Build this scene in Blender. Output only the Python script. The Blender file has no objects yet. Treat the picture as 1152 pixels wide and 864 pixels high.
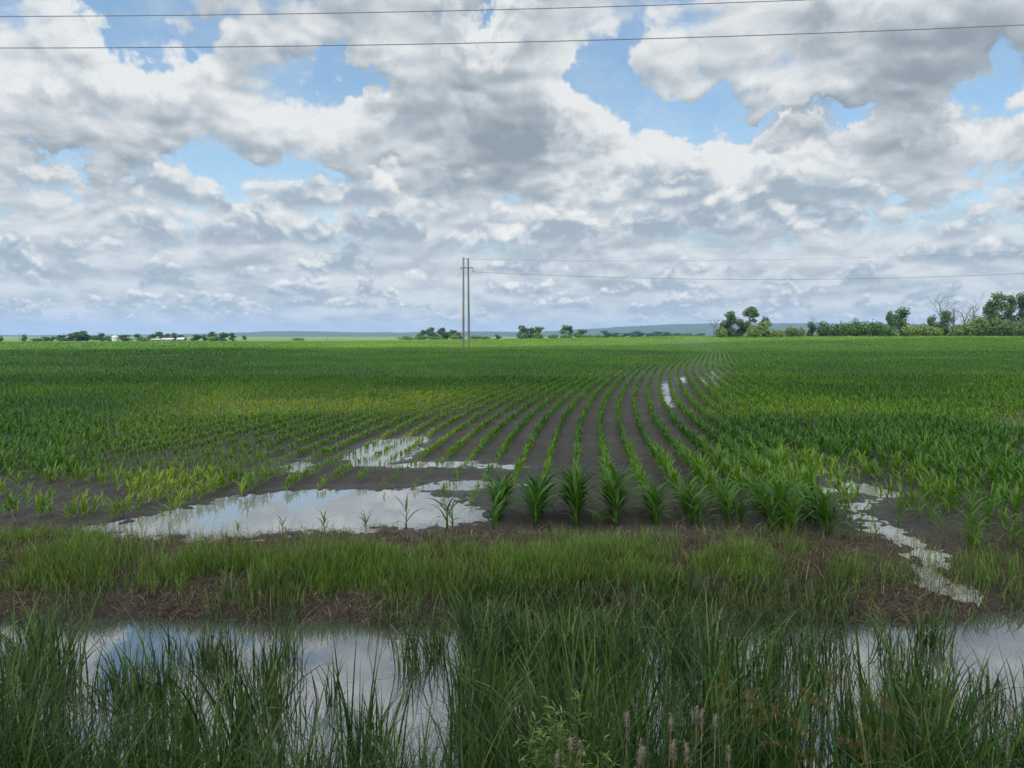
# Wet cornfield behind a cattail ditch, under broken cumulus.  Units: metres, camera at (0,0,3.6) looking along +Y.
import bpy, math, random
import numpy as np
from mathutils import Vector, Matrix

rng = np.random.default_rng(11)
random.seed(11)
SC = bpy.context.scene
COL = SC.collection
R = math.radians

CAM_H = 3.6
LENS = 26.0
PITCH = 3.71
SUN_EL, SUN_AZ = 58.0, 205.0        # azimuth clockwise from +Y (view direction)

# ---------------------------------------------------------------- camera
cd = bpy.data.cameras.new('camera'); cd.lens = LENS; cd.sensor_width = 36
cd.clip_start = 0.1; cd.clip_end = 40000
cam = bpy.data.objects.new('camera', cd); COL.objects.link(cam)
cam.location = (0, 0, CAM_H); cam.rotation_euler = (R(90 - PITCH), 0, 0)
SC.camera = cam
SC.view_settings.view_transform = 'Standard'; SC.view_settings.look = 'None'
SC.view_settings.exposure = 0.0; SC.view_settings.gamma = 1.0
SC.render.engine = 'CYCLES'
cy = SC.cycles
cy.use_denoising = True
try:
    cy.denoiser = 'OPENIMAGEDENOISE'; cy.denoising_prefilter = 'NONE'
except Exception:
    pass
SC.render.filter_size = 0.85
cy.max_bounces = 6; cy.diffuse_bounces = 2; cy.glossy_bounces = 3; cy.transmission_bounces = 4
cy.volume_bounces = 0; cy.transparent_max_bounces = 6
cy.caustics_reflective = False; cy.caustics_refractive = False
cy.sample_clamp_indirect = 4.0
cy.use_adaptive_sampling = True; cy.adaptive_threshold = 0.015; cy.adaptive_min_samples = 12

# direction / ground point of a place measured in the photograph (1152 x 864)
FPX = LENS / 36 * 1152
def pix_dir(px, py):
    v = Vector(((px - 576) / FPX, 1.0, -(py - 432) / FPX))
    c, s = math.cos(R(-PITCH)), math.sin(R(-PITCH))
    return Vector((v.x, v.y * c - v.z * s, v.y * s + v.z * c)).normalized()
def pix_ang(px, py):
    d = pix_dir(px, py)
    return math.degrees(math.atan2(d.x, d.y)), math.degrees(math.asin(d.z))
def pix_ground(px, py, z=0.0):
    d = pix_dir(px, py); t = (z - CAM_H) / d.z
    return d.x * t, d.y * t
def pix_at(px, py, dist):
    d = pix_dir(px, py); t = dist / d.y
    return d.x * t, dist, CAM_H + d.z * t

# ---------------------------------------------------------------- node helper
class NT:
    def __init__(s, tree): s.t = tree; s.n = tree.nodes; s.l = tree.links
    def node(s, typ, **kw):
        n = s.n.new(typ)
        for k, v in kw.items(): setattr(n, k, v)
        return n
    def put(s, sock, v):
        if v is None: return
        if isinstance(v, bpy.types.NodeSocket): s.l.new(v, sock)
        else:
            if isinstance(v, (tuple, list)) and sock.type == 'RGBA' and len(v) == 3: v = (*v, 1)
            sock.default_value = v
    def m(s, op, a, b=None, c=None, clamp=False):
        n = s.node('ShaderNodeMath', operation=op, use_clamp=clamp)
        for i, v in enumerate((a, b, c)): s.put(n.inputs[i], v)
        return n.outputs[0]
    def add(s, a, b): return s.m('ADD', a, b)
    def sub(s, a, b): return s.m('SUBTRACT', a, b)
    def mul(s, a, b): return s.m('MULTIPLY', a, b)
    def vm(s, op, a, b=None, scale=None):
        n = s.node('ShaderNodeVectorMath', operation=op)
        s.put(n.inputs[0], a); s.put(n.inputs[1], b)
        if scale is not None: s.put(n.inputs['Scale'], scale)
        return n.outputs['Value'] if op in ('LENGTH', 'DOT_PRODUCT', 'DISTANCE') else n.outputs['Vector']
    def xyz(s, x, y, z):
        n = s.node('ShaderNodeCombineXYZ')
        for i, v in enumerate((x, y, z)): s.put(n.inputs[i], v)
        return n.outputs[0]
    def sep(s, v):
        n = s.node('ShaderNodeSeparateXYZ'); s.put(n.inputs[0], v); return n.outputs
    def noise(s, vec, scale, detail=4, rough=.5, dist=0.0, lac=2.0, out='Fac'):
        n = s.node('ShaderNodeTexNoise'); s.put(n.inputs['Vector'], vec)
        for k, v in (('Scale', scale), ('Detail', detail), ('Roughness', rough), ('Distortion', dist), ('Lacunarity', lac)):
            s.put(n.inputs[k], v)
        return n.outputs[out]
    def rmap(s, v, a, b, c=0.0, d=1.0, smooth=True):
        n = s.node('ShaderNodeMapRange'); n.interpolation_type = 'SMOOTHSTEP' if smooth else 'LINEAR'
        for i, x in enumerate((v, a, b, c, d)): s.put(n.inputs[i], x)
        return n.outputs[0]
    def mix(s, f, a, b, blend='MIX'):
        n = s.node('ShaderNodeMix', data_type='RGBA', blend_type=blend)
        s.put(n.inputs[0], f); s.put(n.inputs[6], a); s.put(n.inputs[7], b)
        return n.outputs[2]
    def ramp(s, f, stops):
        n = s.node('ShaderNodeValToRGB'); e = n.color_ramp.elements
        while len(e) < len(stops): e.new(0.5)
        for i, (p, c) in enumerate(stops):
            e[i].position = p; e[i].color = (*c, 1)
        s.put(n.inputs[0], f)
        return n.outputs[0]
# ---------------------------------------------------------------- sky: Nishita blue with a procedural cumulus layer in world directions
def build_sky():
    w = bpy.data.worlds.new('World'); SC.world = w; w.use_nodes = True
    w.cycles.sampling_method = 'MANUAL'; w.cycles.sample_map_resolution = 512
    w.node_tree.nodes.clear()
    T = NT(w.node_tree)
    STR = 0.15
    out = T.node('ShaderNodeOutputWorld'); bg = T.node('ShaderNodeBackground'); bg.inputs[1].default_value = STR
    T.l.new(bg.outputs[0], out.inputs[0])
    sky = T.node('ShaderNodeTexSky', sky_type='NISHITA', sun_disc=False, sun_elevation=R(SUN_EL), sun_rotation=R(SUN_AZ),
                 air_density=1.0, dust_density=1.6, ozone_density=1.3)
    dirv = T.node('ShaderNodeTexCoord').outputs['Generated']

    def mask_sum(T, vec, items):
        tot = None
        for (px, py, rx, ry, amp) in items:
            a, e = pix_ang(px, py); ra, re = rx / FPX * 57.3, ry / FPX * 57.3
            d = T.vm('MULTIPLY', T.vm('SUBTRACT', vec, (a, e, 0)), (1 / ra, 1 / re, 0))
            g = T.rmap(T.vm('LENGTH', d), 1.45, 0.0, 0.0, amp)
            tot = g if tot is None else T.add(tot, g)
        return tot

    GAPS = [(140, 22, 54, 28, -.58), (190, 5, 40, 26, -.4), (366, 78, 44, 36, -.6), (250, 196, 66, 18, -.5), (398, 96, 34, 18, -.3),
            (692, 82, 46, 42, -.55), (790, 130, 80, 30, -.68), (740, 100, 40, 26, -.25), (1134, 84, 28, 24, -.45), (1075, 226, 52, 22, -.5),
            (556, 4, 50, 12, -.5), (900, 132, 40, 10, -.4), (345, 212, 24, 16, -.3), (75, 172, 26, 10, -.35), (452, 190, 26, 8, -.3),
            (1020, 345, 60, 8, -.1),
            (560, 130, 120, 70, .35), (30, 85, 90, 50, .35), (1010, 40, 170, 55, .35), (240, 15, 34, 30, .0), (290, 30, 90, 30, .25),
            (640, 200, 120, 50, .3), (180, 120, 120, 40, .28), (450, 60, 90, 50, .25), (930, 185, 180, 40, .25), (60, 230, 90, 40, .25),
            (300, 260, 200, 30, .15), (880, 95, 60, 30, .25), (620, 80, 40, 40, .2)]
    # --- group: density of the near cumulus for (azimuth, elevation) in degrees
    g = bpy.data.node_groups.new('cloud_density', 'ShaderNodeTree')
    g.interface.new_socket('Angle', in_out='INPUT', socket_type='NodeSocketVector')
    g.interface.new_socket('Warp', in_out='INPUT', socket_type='NodeSocketVector')
    g.interface.new_socket('Mask Warp', in_out='INPUT', socket_type='NodeSocketVector')
    g.interface.new_socket('Density', in_out='OUTPUT', socket_type='NodeSocketFloat')
    G = NT(g); gi = G.node('NodeGroupInput'); go = G.node('NodeGroupOutput')
    ang = gi.outputs[0]
    ax, ey, _ = G.sep(ang)
    er = G.mul(ey, R(1)); ar = G.mul(ax, R(1))
    sz = G.m('SINE', er); cz = G.m('COSINE', er)
    k = G.m('DIVIDE', 1.0, G.add(G.m('MAXIMUM', sz, 0.0), 0.34))
    kc = G.mul(k, cz)
    P = G.xyz(G.mul(G.m('SINE', ar), kc), G.mul(G.m('COSINE', ar), kc), G.mul(G.mul(sz, k), 1.25))
    P2 = G.vm('ADD', P, gi.outputs[1])
    big = G.noise(P2, 2.4, 2, .5)
    bil = G.noise(P2, 5.5, 6, .55)
    vo = G.node('ShaderNodeTexVoronoi', feature='F1'); vo.normalize = False
    G.put(vo.inputs['Vector'], P2); vo.inputs['Scale'].default_value = 7.5; vo.inputs['Detail'].default_value = 2.0; vo.inputs['Roughness'].default_value = .55
    puff = G.sub(.62, vo.outputs['Distance'])
    ms = mask_sum(G, G.vm('ADD', ang, gi.outputs[2]), GAPS)
    den = G.add(G.mul(G.sub(big, .5), 1.0), G.mul(G.sub(bil, .5), .95))
    den = G.add(den, G.mul(puff, .50))
    den = G.add(G.add(den, ms), 0.43)
    G.l.new(den, go.inputs[0])

    x, y, z = T.sep(dirv)
    A = T.mul(T.m('ARCTAN2', x, y), 57.2958); E = T.mul(T.m('ARCSINE', z), 57.2958)
    base = T.xyz(A, E, 0)
    warp = T.vm('SCALE', T.vm('SUBTRACT', T.noise(dirv, 8.0, 2, .5, out='Color'), (.5, .5, .5)), scale=.16)
    wn = T.vm('SUBTRACT', T.noise(dirv, 9.0, 5, .62, out='Color'), (.5, .5, .5))
    mwarp = T.vm('MULTIPLY', wn, (17, 12, 0))
    def D(f, side=0.3):
        n = T.node('ShaderNodeGroup'); n.node_tree = g
        T.put(n.inputs[0], T.vm('ADD', base, (f * side, f, 0)) if f else base)
        T.put(n.inputs[1], warp); T.put(n.inputs[2], mwarp); return n.outputs[0]
    d0 = D(0); d1 = D(.7); d2 = D(2.6)
    alpha = T.rmap(d0, -0.02, 0.25)
    thick = T.add(T.mul(T.m('MAXIMUM', d1, 0.0), .45), T.mul(T.m('MAXIMUM', d2, 0.0), .75))
    relief = T.add(T.mul(T.sub(d0, d1), 1.2), T.mul(T.sub(d0, d2), .4))
    DARK = [(28, 85, 100, 46, .20), (560, 128, 140, 60, .20), (615, 180, 100, 44, .14), (640, 218, 140, 24, .14), (1010, 42, 170, 46, .20),
            (250, 25, 110, 24, .10), (960, 128, 80, 30, .16), (92, 212, 50, 28, .18), (340, 195, 60, 30, .10), (1000, 250, 80, 24, .12),
            (1060, 150, 90, 30, .10), (400, 25, 60, 20, .08), (560, 270, 200, 16, .08), (150, 285, 160, 12, .08),
            (180, 90, 110, 34, -.16), (30, 195, 60, 40, -.16), (640, 90, 40, 46, -.16), (720, 195, 60, 30, -.16), (860, 92, 60, 30, -.16),
            (1000, 105, 60, 26, -.14), (470, 55, 60, 40, -.12), (430, 115, 60, 40, -.16), (790, 185, 120, 24, -.16), (220, 228, 60, 24, -.16)]
    dk = mask_sum(T, T.vm('ADD', base, mwarp), DARK)
    sh = T.add(T.sub(thick, relief), dk)
    STOPS = [(0.0, (.82, .84, .84)), (.25, (.73, .76, .775)), (.5, (.59, .635, .67)), (.75, (.43, .485, .53)), (1.0, (.30, .355, .405))]
    cloud = T.ramp(T.m('MULTIPLY_ADD', T.m('DIVIDE', sh, T.add(1.0, T.m('MULTIPLY', T.m('MAXIMUM', sh, 0.0), .35))), .88, .16, clamp=True), STOPS)
    cloud = T.mix(T.rmap(z, 0.22, 0.02, 0.0, 0.5), cloud, (.56, .64, .70))
    alpha = T.m('MAXIMUM', alpha, T.rmap(z, .19, .09))
    HAZE = (.68, .735, .75)
    # rows of smaller cumulus towards the horizon, each with a flat grey base and a bright heaped top
    for i, (eb, s, amt) in enumerate([(1.2, 1.7, .08), (2.1, 2.2, .10), (3.3, 2.9, .11), (4.8, 3.8, .12), (6.8, 5.0, .10), (9.4, 6.2, .06)]):
        v = T.xyz(T.mul(A, 1 / s), T.mul(E, 1.35 / s), 7.3 * i + 1.7)
        puff = T.noise(T.vm('MULTIPLY', v, (.42, .12, 1)), 1.0, 2, .5)
        v1 = T.vm('ADD', v, T.vm('SCALE', wn, scale=.5))
        n0 = T.noise(v1, 1.15, 5, .56); n1 = T.noise(T.vm('ADD', v1, (.03, .17, 0)), 1.15, 3, .56)
        vn = T.node('ShaderNodeTexVoronoi', feature='F1', voronoi_dimensions='3D'); vn.normalize = False
        T.put(vn.inputs['Vector'], v1); vn.inputs['Scale'].default_value = 1.5; vn.inputs['Detail'].default_value = 1.0
        n0 = T.add(n0, T.mul(T.sub(.55, vn.outputs['Distance']), .16))
        h = T.mul(T.sub(T.sub(E, eb), T.mul(T.sub(puff, .5), s * .9)), 1 / s)
        den = T.add(T.add(T.mul(T.sub(n0, .5), 1.5), T.mul(T.sub(puff, .5), 1.7)), .16 + amt)
        den = T.sub(den, T.mul(T.m('MAXIMUM', h, 0.0), .62))
        al = T.mul(T.rmap(den, 0.0, .18), T.rmap(T.add(h, T.mul(T.sub(n0, .5), .6)), -.14, .10))
        lit = T.add(T.add(T.mul(h, .75), T.mul(T.sub(n0, n1), 5.0)), .20)
        lit = T.sub(lit, T.mul(T.m('MAXIMUM', T.sub(den, .25), 0.0), .5))
        c = T.ramp(T.m('MULTIPLY', lit, 1.0, clamp=True), [(0, (.37, .45, .53)), (.3, (.50, .575, .635)), (.6, (.73, .76, .775)), (1, (.91, .905, .88))])
        c = T.mix(max(.03, .40 - eb * .09), c, HAZE)
        cloud = T.mix(T.mul(al, .95), cloud, c)
        alpha = T.m('MAXIMUM', alpha, al)
    wisp = T.noise(T.vm('ADD', T.vm('MULTIPLY', dirv, (1, 1, 1.6)), T.vm('SCALE', wn, scale=.12)), 12.0, 5, .6)
    cloud = T.mix(T.rmap(z, .035, -.01), cloud, HAZE)
    # unseen clouds nearer the sun (behind and overhead) boosted to add light on the field
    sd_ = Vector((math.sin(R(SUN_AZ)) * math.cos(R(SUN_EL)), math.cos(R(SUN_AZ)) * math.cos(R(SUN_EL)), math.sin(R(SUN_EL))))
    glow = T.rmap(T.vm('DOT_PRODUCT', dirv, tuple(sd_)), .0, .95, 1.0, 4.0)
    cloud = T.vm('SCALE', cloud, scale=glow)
    blue = T.mix(T.rmap(wisp, .35, .85, .03, .5), T.mix(1.0, sky.outputs[0], (1.15, 1.27, 1.22), 'MULTIPLY'), tuple(v / STR for v in (.62, .71, .79)))
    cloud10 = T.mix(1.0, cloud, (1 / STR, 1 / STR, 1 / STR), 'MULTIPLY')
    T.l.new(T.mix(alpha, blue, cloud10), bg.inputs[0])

    L = bpy.data.lights.new('sun', 'SUN'); L.energy = 5.0; L.angle = R(0.6); L.color = (1.0, .95, .87)
    o = bpy.data.objects.new('sun', L); COL.objects.link(o)
    a, e = R(SUN_AZ), R(SUN_EL)
    to = Vector((math.sin(a) * math.cos(e), math.cos(a) * math.cos(e), math.sin(e)))
    o.rotation_euler = to.to_track_quat('Z', 'Y').to_euler(); o.location = to * 200
    return to
SUN_DIR = build_sky()
# ---------------------------------------------------------------- numpy helpers
def _hash(ix, iy, seed):
    h = (ix.astype(np.int64) * 374761393 + iy.astype(np.int64) * 668265263 + seed * 974634777) & 0xffffffff
    h = ((h ^ (h >> 13)) * 1274126177) & 0xffffffff
    return ((h ^ (h >> 16)) & 0xffff) / 65535.0
def vnoise(x, y, seed=0):
    ix = np.floor(x); iy = np.floor(y); fx = x - ix; fy = y - iy
    fx = fx * fx * (3 - 2 * fx); fy = fy * fy * (3 - 2 * fy)
    a = _hash(ix, iy, seed); b = _hash(ix + 1, iy, seed); c = _hash(ix, iy + 1, seed); d = _hash(ix + 1, iy + 1, seed)
    return (a + (b - a) * fx) * (1 - fy) + (c + (d - c) * fx) * fy
def fbm(x, y, seed=0, octv=4, gain=.5):
    s = 0; a = 1; t = 0
    for i in range(octv):
        s = s + a * vnoise(x * 2 ** i + 17.3 * i, y * 2 ** i - 9.1 * i, seed + i); t += a; a *= gain
    return s / t
def sstep(a, b, x):
    t = np.clip((x - a) / (b - a), 0, 1); return t * t * (3 - 2 * t)
def poly_sd(px, py, poly):
    """signed distance to a polygon, positive inside"""
    best = np.full(px.shape, 1e9); inside = np.zeros(px.shape, bool); n = len(poly)
    for i in range(n):
        x1, y1 = poly[i]; x2, y2 = poly[(i + 1) % n]
        ex, ey = x2 - x1, y2 - y1; L = ex * ex + ey * ey + 1e-9
        t = np.clip(((px - x1) * ex + (py - y1) * ey) / L, 0, 1)
        best = np.minimum(best, np.hypot(px - x1 - t * ex, py - y1 - t * ey))
        c = ((y1 > py) != (y2 > py)) & (px < (x2 - x1) * (py - y1) / (y2 - y1 + 1e-12) + x1)
        inside ^= c
    return np.where(inside, best, -best)

def mesh_np(name, verts, faces, mats, parent=None, attrs=None, smooth=True, matidx=None, loc=None):
    """faces: (M,3) or (M,4) integer array -> one linked mesh object"""
    me = mesh_data(name, verts, faces, mats, attrs, smooth, matidx)
    return link(name, me, parent, loc)
def mesh_data(name, verts, faces, mats, attrs=None, smooth=True, matidx=None):
    verts = np.asarray(verts, np.float32).reshape(-1, 3); faces = np.asarray(faces, np.int32)
    me = bpy.data.meshes.new(name); k = faces.shape[1]; m = len(faces)
    me.vertices.add(len(verts)); me.vertices.foreach_set('co', verts.ravel())
    me.loops.add(m * k); me.loops.foreach_set('vertex_index', faces.ravel())
    me.polygons.add(m); me.polygons.foreach_set('loop_start', np.arange(0, m * k, k, dtype=np.int32))
    me.polygons.foreach_set('loop_total', np.full(m, k, np.int32))
    if smooth: me.polygons.foreach_set('use_smooth', np.ones(m, bool))
    for mt in (mats if isinstance(mats, (list, tuple)) else [mats]): me.materials.append(mt)
    if matidx is not None: me.polygons.foreach_set('material_index', np.asarray(matidx, np.int32))
    for an, av in (attrs or {}).items():
        a = me.attributes.new(an, 'FLOAT', 'POINT'); a.data.foreach_set('value', np.asarray(av, np.float32).ravel())
    me.update(calc_edges=True)
    return me
def link(name, me, parent=None, loc=None):
    o = bpy.data.objects.new(name, me); COL.objects.link(o)
    if parent is not None: o.parent = parent
    if loc is not None: o.location = loc
    return o
def tag(o, label=None, cat=None, group=None, kind=None):
    for k, v in (('label', label), ('category', cat), ('group', group), ('kind', kind)):
        if v: o[k] = v
    return o
def thing(name, loc, label, cat, group=None, rz=0.0):
    o = bpy.data.objects.new(name, None); COL.objects.link(o); o.location = loc; o.rotation_euler = (0, 0, rz)
    o.empty_display_size = .2
    return tag(o, label, cat, group)

# ---------------------------------------------------------------- materials
def new_mat(name):
    m = bpy.data.materials.new(name); m.use_nodes = True; m.node_tree.nodes.clear()
    T = NT(m.node_tree); out = T.node('ShaderNodeOutputMaterial')
    return m, T, out
def leaf_mat(name, stops, rough=.5, trans=.35, spec=.35, var=.25):
    """green leaf: the 'tint' of each leaf picks its colour; light passes through the blade"""
    m, T, out = new_mat(name)
    at = T.node('ShaderNodeAttribute', attribute_name='tint').outputs['Fac']
    c = T.ramp(at, stops)
    geo = T.node('ShaderNodeNewGeometry').outputs['Position']
    n = T.noise(geo, 9.0, 2, .5)
    c = T.mix(1.0, c, T.ramp(n, [(.2, (1 - var,) * 3), (.8, (1 + var,) * 3)]), 'MULTIPLY')
    p = T.node('ShaderNodeBsdfPrincipled')
    T.put(p.inputs['Base Color'], c); T.put(p.inputs['Roughness'], rough); T.put(p.inputs['Specular IOR Level'], spec)
    tr = T.node('ShaderNodeBsdfTranslucent'); T.put(tr.inputs[0], T.mix(1.0, c, (1.15, 1.2, .6), 'MULTIPLY'))
    mx = T.node('ShaderNodeMixShader'); mx.inputs[0].default_value = trans
    T.l.new(p.outputs[0], mx.inputs[1]); T.l.new(tr.outputs[0], mx.inputs[2]); T.l.new(mx.outputs[0], out.inputs[0])
    return m
def plain_mat(name, c1, c2, scale=4.0, rough=.8, bump=0.0, spec=.3, stretch=(1, 1, 1)):
    m, T, out = new_mat(name)
    co = T.node('ShaderNodeTexCoord').outputs['Object']
    n = T.noise(T.vm('MULTIPLY', co, stretch), scale, 5, .6)
    p = T.node('ShaderNodeBsdfPrincipled')
    T.put(p.inputs['Base Color'], T.ramp(n, [(.3, c1), (.7, c2)])); T.put(p.inputs['Roughness'], rough)
    T.put(p.inputs['Specular IOR Level'], spec)
    if bump:
        b = T.node('ShaderNodeBump'); b.inputs['Strength'].default_value = bump; T.put(b.inputs['Height'], n)
        T.l.new(b.outputs[0], p.inputs['Normal'])
    T.l.new(p.outputs[0], out.inputs[0])
    return m

CORN_STOPS = [(0.0, (.022, .066, .010)), (.35, (.050, .130, .012)), (.7, (.11, .205, .016)), (1.0, (.23, .30, .028))]
REED_STOPS = [(0.0, (.008, .022, .006)), (.4, (.024, .056, .011)), (.75, (.068, .122, .024)), (.92, (.15, .17, .06)), (1.0, (.24, .19, .10))]
GRASS_STOPS = [(0.0, (.16, .115, .06)), (.18, (.10, .095, .04)), (.35, (.048, .10, .018)), (.75, (.110, .20, .030)), (1.0, (.20, .28, .05))]
STRAW_STOPS = [(0.0, (.03, .02, .013)), (.5, (.105, .075, .048)), (1.0, (.28, .22, .145))]
TREE_STOPS = [(0.0, (.026, .052, .018)), (.4, (.055, .105, .026)), (.75, (.10, .16, .036)), (1.0, (.17, .215, .05))]
M_CORN = leaf_mat('corn_leaf', CORN_STOPS, .35, .34, .22)
M_REED = leaf_mat('reed_leaf', REED_STOPS, .36, .18, .22)
M_GRASS = leaf_mat('grass_blade', GRASS_STOPS, .55, .35, .25)
M_STRAW = leaf_mat('dead_grass_blade', STRAW_STOPS, .8, .15, .15)
M_TREE = leaf_mat('tree_foliage', TREE_STOPS, .6, .25, .2, .35)
M_BARK = plain_mat('bark', (.05, .042, .035), (.12, .10, .085), 3.0, .9, .3)
M_DEADWOOD = plain_mat('dead_wood', (.07, .062, .055), (.17, .155, .14), 2.0, .9)
M_POLEWOOD = plain_mat('weathered_pole_wood', (.095, .092, .088), (.20, .195, .185), .9, .85, .2, .3, (3, 3, .25))
M_WIRE = plain_mat('wire_metal', (.10, .105, .11), (.16, .165, .17), 1.0, .5)
M_STEEL = plain_mat('galvanised_steel', (.16, .165, .17), (.26, .265, .27), 6.0, .5)

# ---------------------------------------------------------------- ground shape
WATER_Z = -0.5
def G(*pts): return [pix_ground(*p) for p in pts]
def GS_(*pts): return [pix_ground(a, b, float(np.interp(b, [606, 640, 668], [0, -.09, -.30]))) for a, b in pts]   # the runoff cuts down to the ditch
PUDDLES = {
    'main': G((100, 593), (150, 582), (215, 568), (262, 556), (330, 550), (400, 548), (470, 550), (520, 558), (546, 572), (552, 584),
              (510, 590), (430, 595), (340, 599), (250, 603), (185, 602), (130, 598)),
    'upper': G((388, 515), (402, 502), (430, 494), (462, 488), (488, 491), (474, 503), (455, 514), (428, 524), (396, 523)),
    'upper2': G((318, 522), (340, 517), (352, 522), (338, 530), (320, 529)),
    'strip': G((430, 522), (470, 519), (520, 517), (560, 521), (590, 524), (575, 526), (550, 525), (520, 523), (480, 525), (440, 527)),
    'strip2': G((470, 548), (500, 540), (560, 541), (600, 545), (540, 548), (500, 552)),
    'furrow1': G((746, 432), (750, 428), (753, 440), (756, 458), (751, 458), (748, 446)),
    'furrow2': G((800, 419), (804, 417), (808, 430), (813, 441), (808, 441), (803, 430)),
    'furrow3': G((790, 425), (794, 424), (797, 432), (793, 433)),
    'furrow4': G((765, 425), (769, 424), (770, 431), (767, 432)),
    'stream': GS_((914, 521), (922, 522), (945, 535), (968, 544), (1000, 549), (1014, 556), (990, 564), (972, 572), (990, 584), (1016, 598), (1048, 611),
                (1062, 628), (1074, 646), (1100, 658), (1116, 668), (1090, 664), (1058, 653), (1036, 644), (1032, 628), (1014, 613), (986, 600),
                (964, 588), (952, 576), (954, 565), (984, 557), (958, 551), (934, 543)),
    'stream2': G((900, 546), (940, 548), (990, 556), (940, 554)),
    'right': G((1096, 480), (1120, 474), (1165, 470), (1175, 484), (1130, 487)),
}
LEVEL = -0.035
def puddle_sd(x, y, r=1.2):
    best = np.full(x.shape, -9.0)
    for name, poly in PUDDLES.items():
        a = np.array(poly); m = (x > a[:, 0].min() - r) & (x < a[:, 0].max() + r) & (y > a[:, 1].min() - r) & (y < a[:, 1].max() + r)
        if m.any():
            d = poly_sd(x[m], y[m], poly)
            if name != 'main':
                k = .12 if name.startswith('stream') else .30 if name.startswith('strip') else .18
                d = d - .03 - k * (fbm(x[m] * 2.2, y[m] * 1.1, 333, 3) - .40) * 2
            else: d = d - .25 * (fbm(x[m] * 1.1, y[m] * .9, 334, 3) - .5)
            best[m] = np.maximum(best[m], d)
    return best
PROF_Y = np.array([-60, -4, 0.8, 1.6, 4.4, 5.2, 6.4, 9.2, 10.3, 11.0, 11.9, 12.9, 14.0])
PROF_Z = np.array([2.0, 2.0, 1.95, 1.5, -.30, -.60, -.95, -.95, -.56, -.30, -.10, 0.0, 0.0])
def height(x, y, micro=True):
    x = np.asarray(x, float); y = np.asarray(y, float)
    ys = y + (fbm(x * .35, y * 0 + 3.7, 5, 3) - .5) * .9 * sstep(3, 6, y) * (1 - sstep(13, 15, y)) - .35 * sstep(5.5, 7.5, x) * sstep(8, 9, y) * (1 - sstep(12, 14, y))
    z = np.interp(ys, PROF_Y, PROF_Z)
    u = x / np.maximum(y, 1)
    far = np.interp(u, [-.75, -.3, -.1, .08, .25, .4, .8], [-.2, .4, 1.0, 2.3, 3.4, 3.9, 4.2])
    z = z + far * sstep(190, 400, y) * (1 - .8 * sstep(450, 1100, y))
    z = z + .5 * np.exp(-((x - 18) / 22) ** 2 - ((y - 145) / 22) ** 2)
    z = z + (fbm(x / 45, y / 60, 21, 2) - .5) * 1.0 * sstep(50, 140, y) * (1 - sstep(190, 330, y) * .6)
    if micro:
        nearw = sstep(12.3, 14, y) * (1 - sstep(60, 110, y))
        bankw = sstep(9.5, 10.5, y) * (1 - sstep(13, 14.5, y))
        rough = (fbm(x * 1.6, y * 1.6, 31, 3) - .5) * .06 + (fbm(x * 7, y * 7, 41, 3) - .5) * .05
        z = z + rough * nearw + (fbm(x * 3, y * 3, 51, 3) - .5) * .12 * bankw
        sd = puddle_sd(x, y)
        z = z + np.interp(sd, [-1.1, -.25, .05, .5], [0, -.010, -.042, -.10]) + np.interp(sd, [-.4, 0, .4, .8], [0, 1, 1, 0]) * (fbm(x * 9, y * 6, 335, 2) - .5) * .085
    return z
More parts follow.
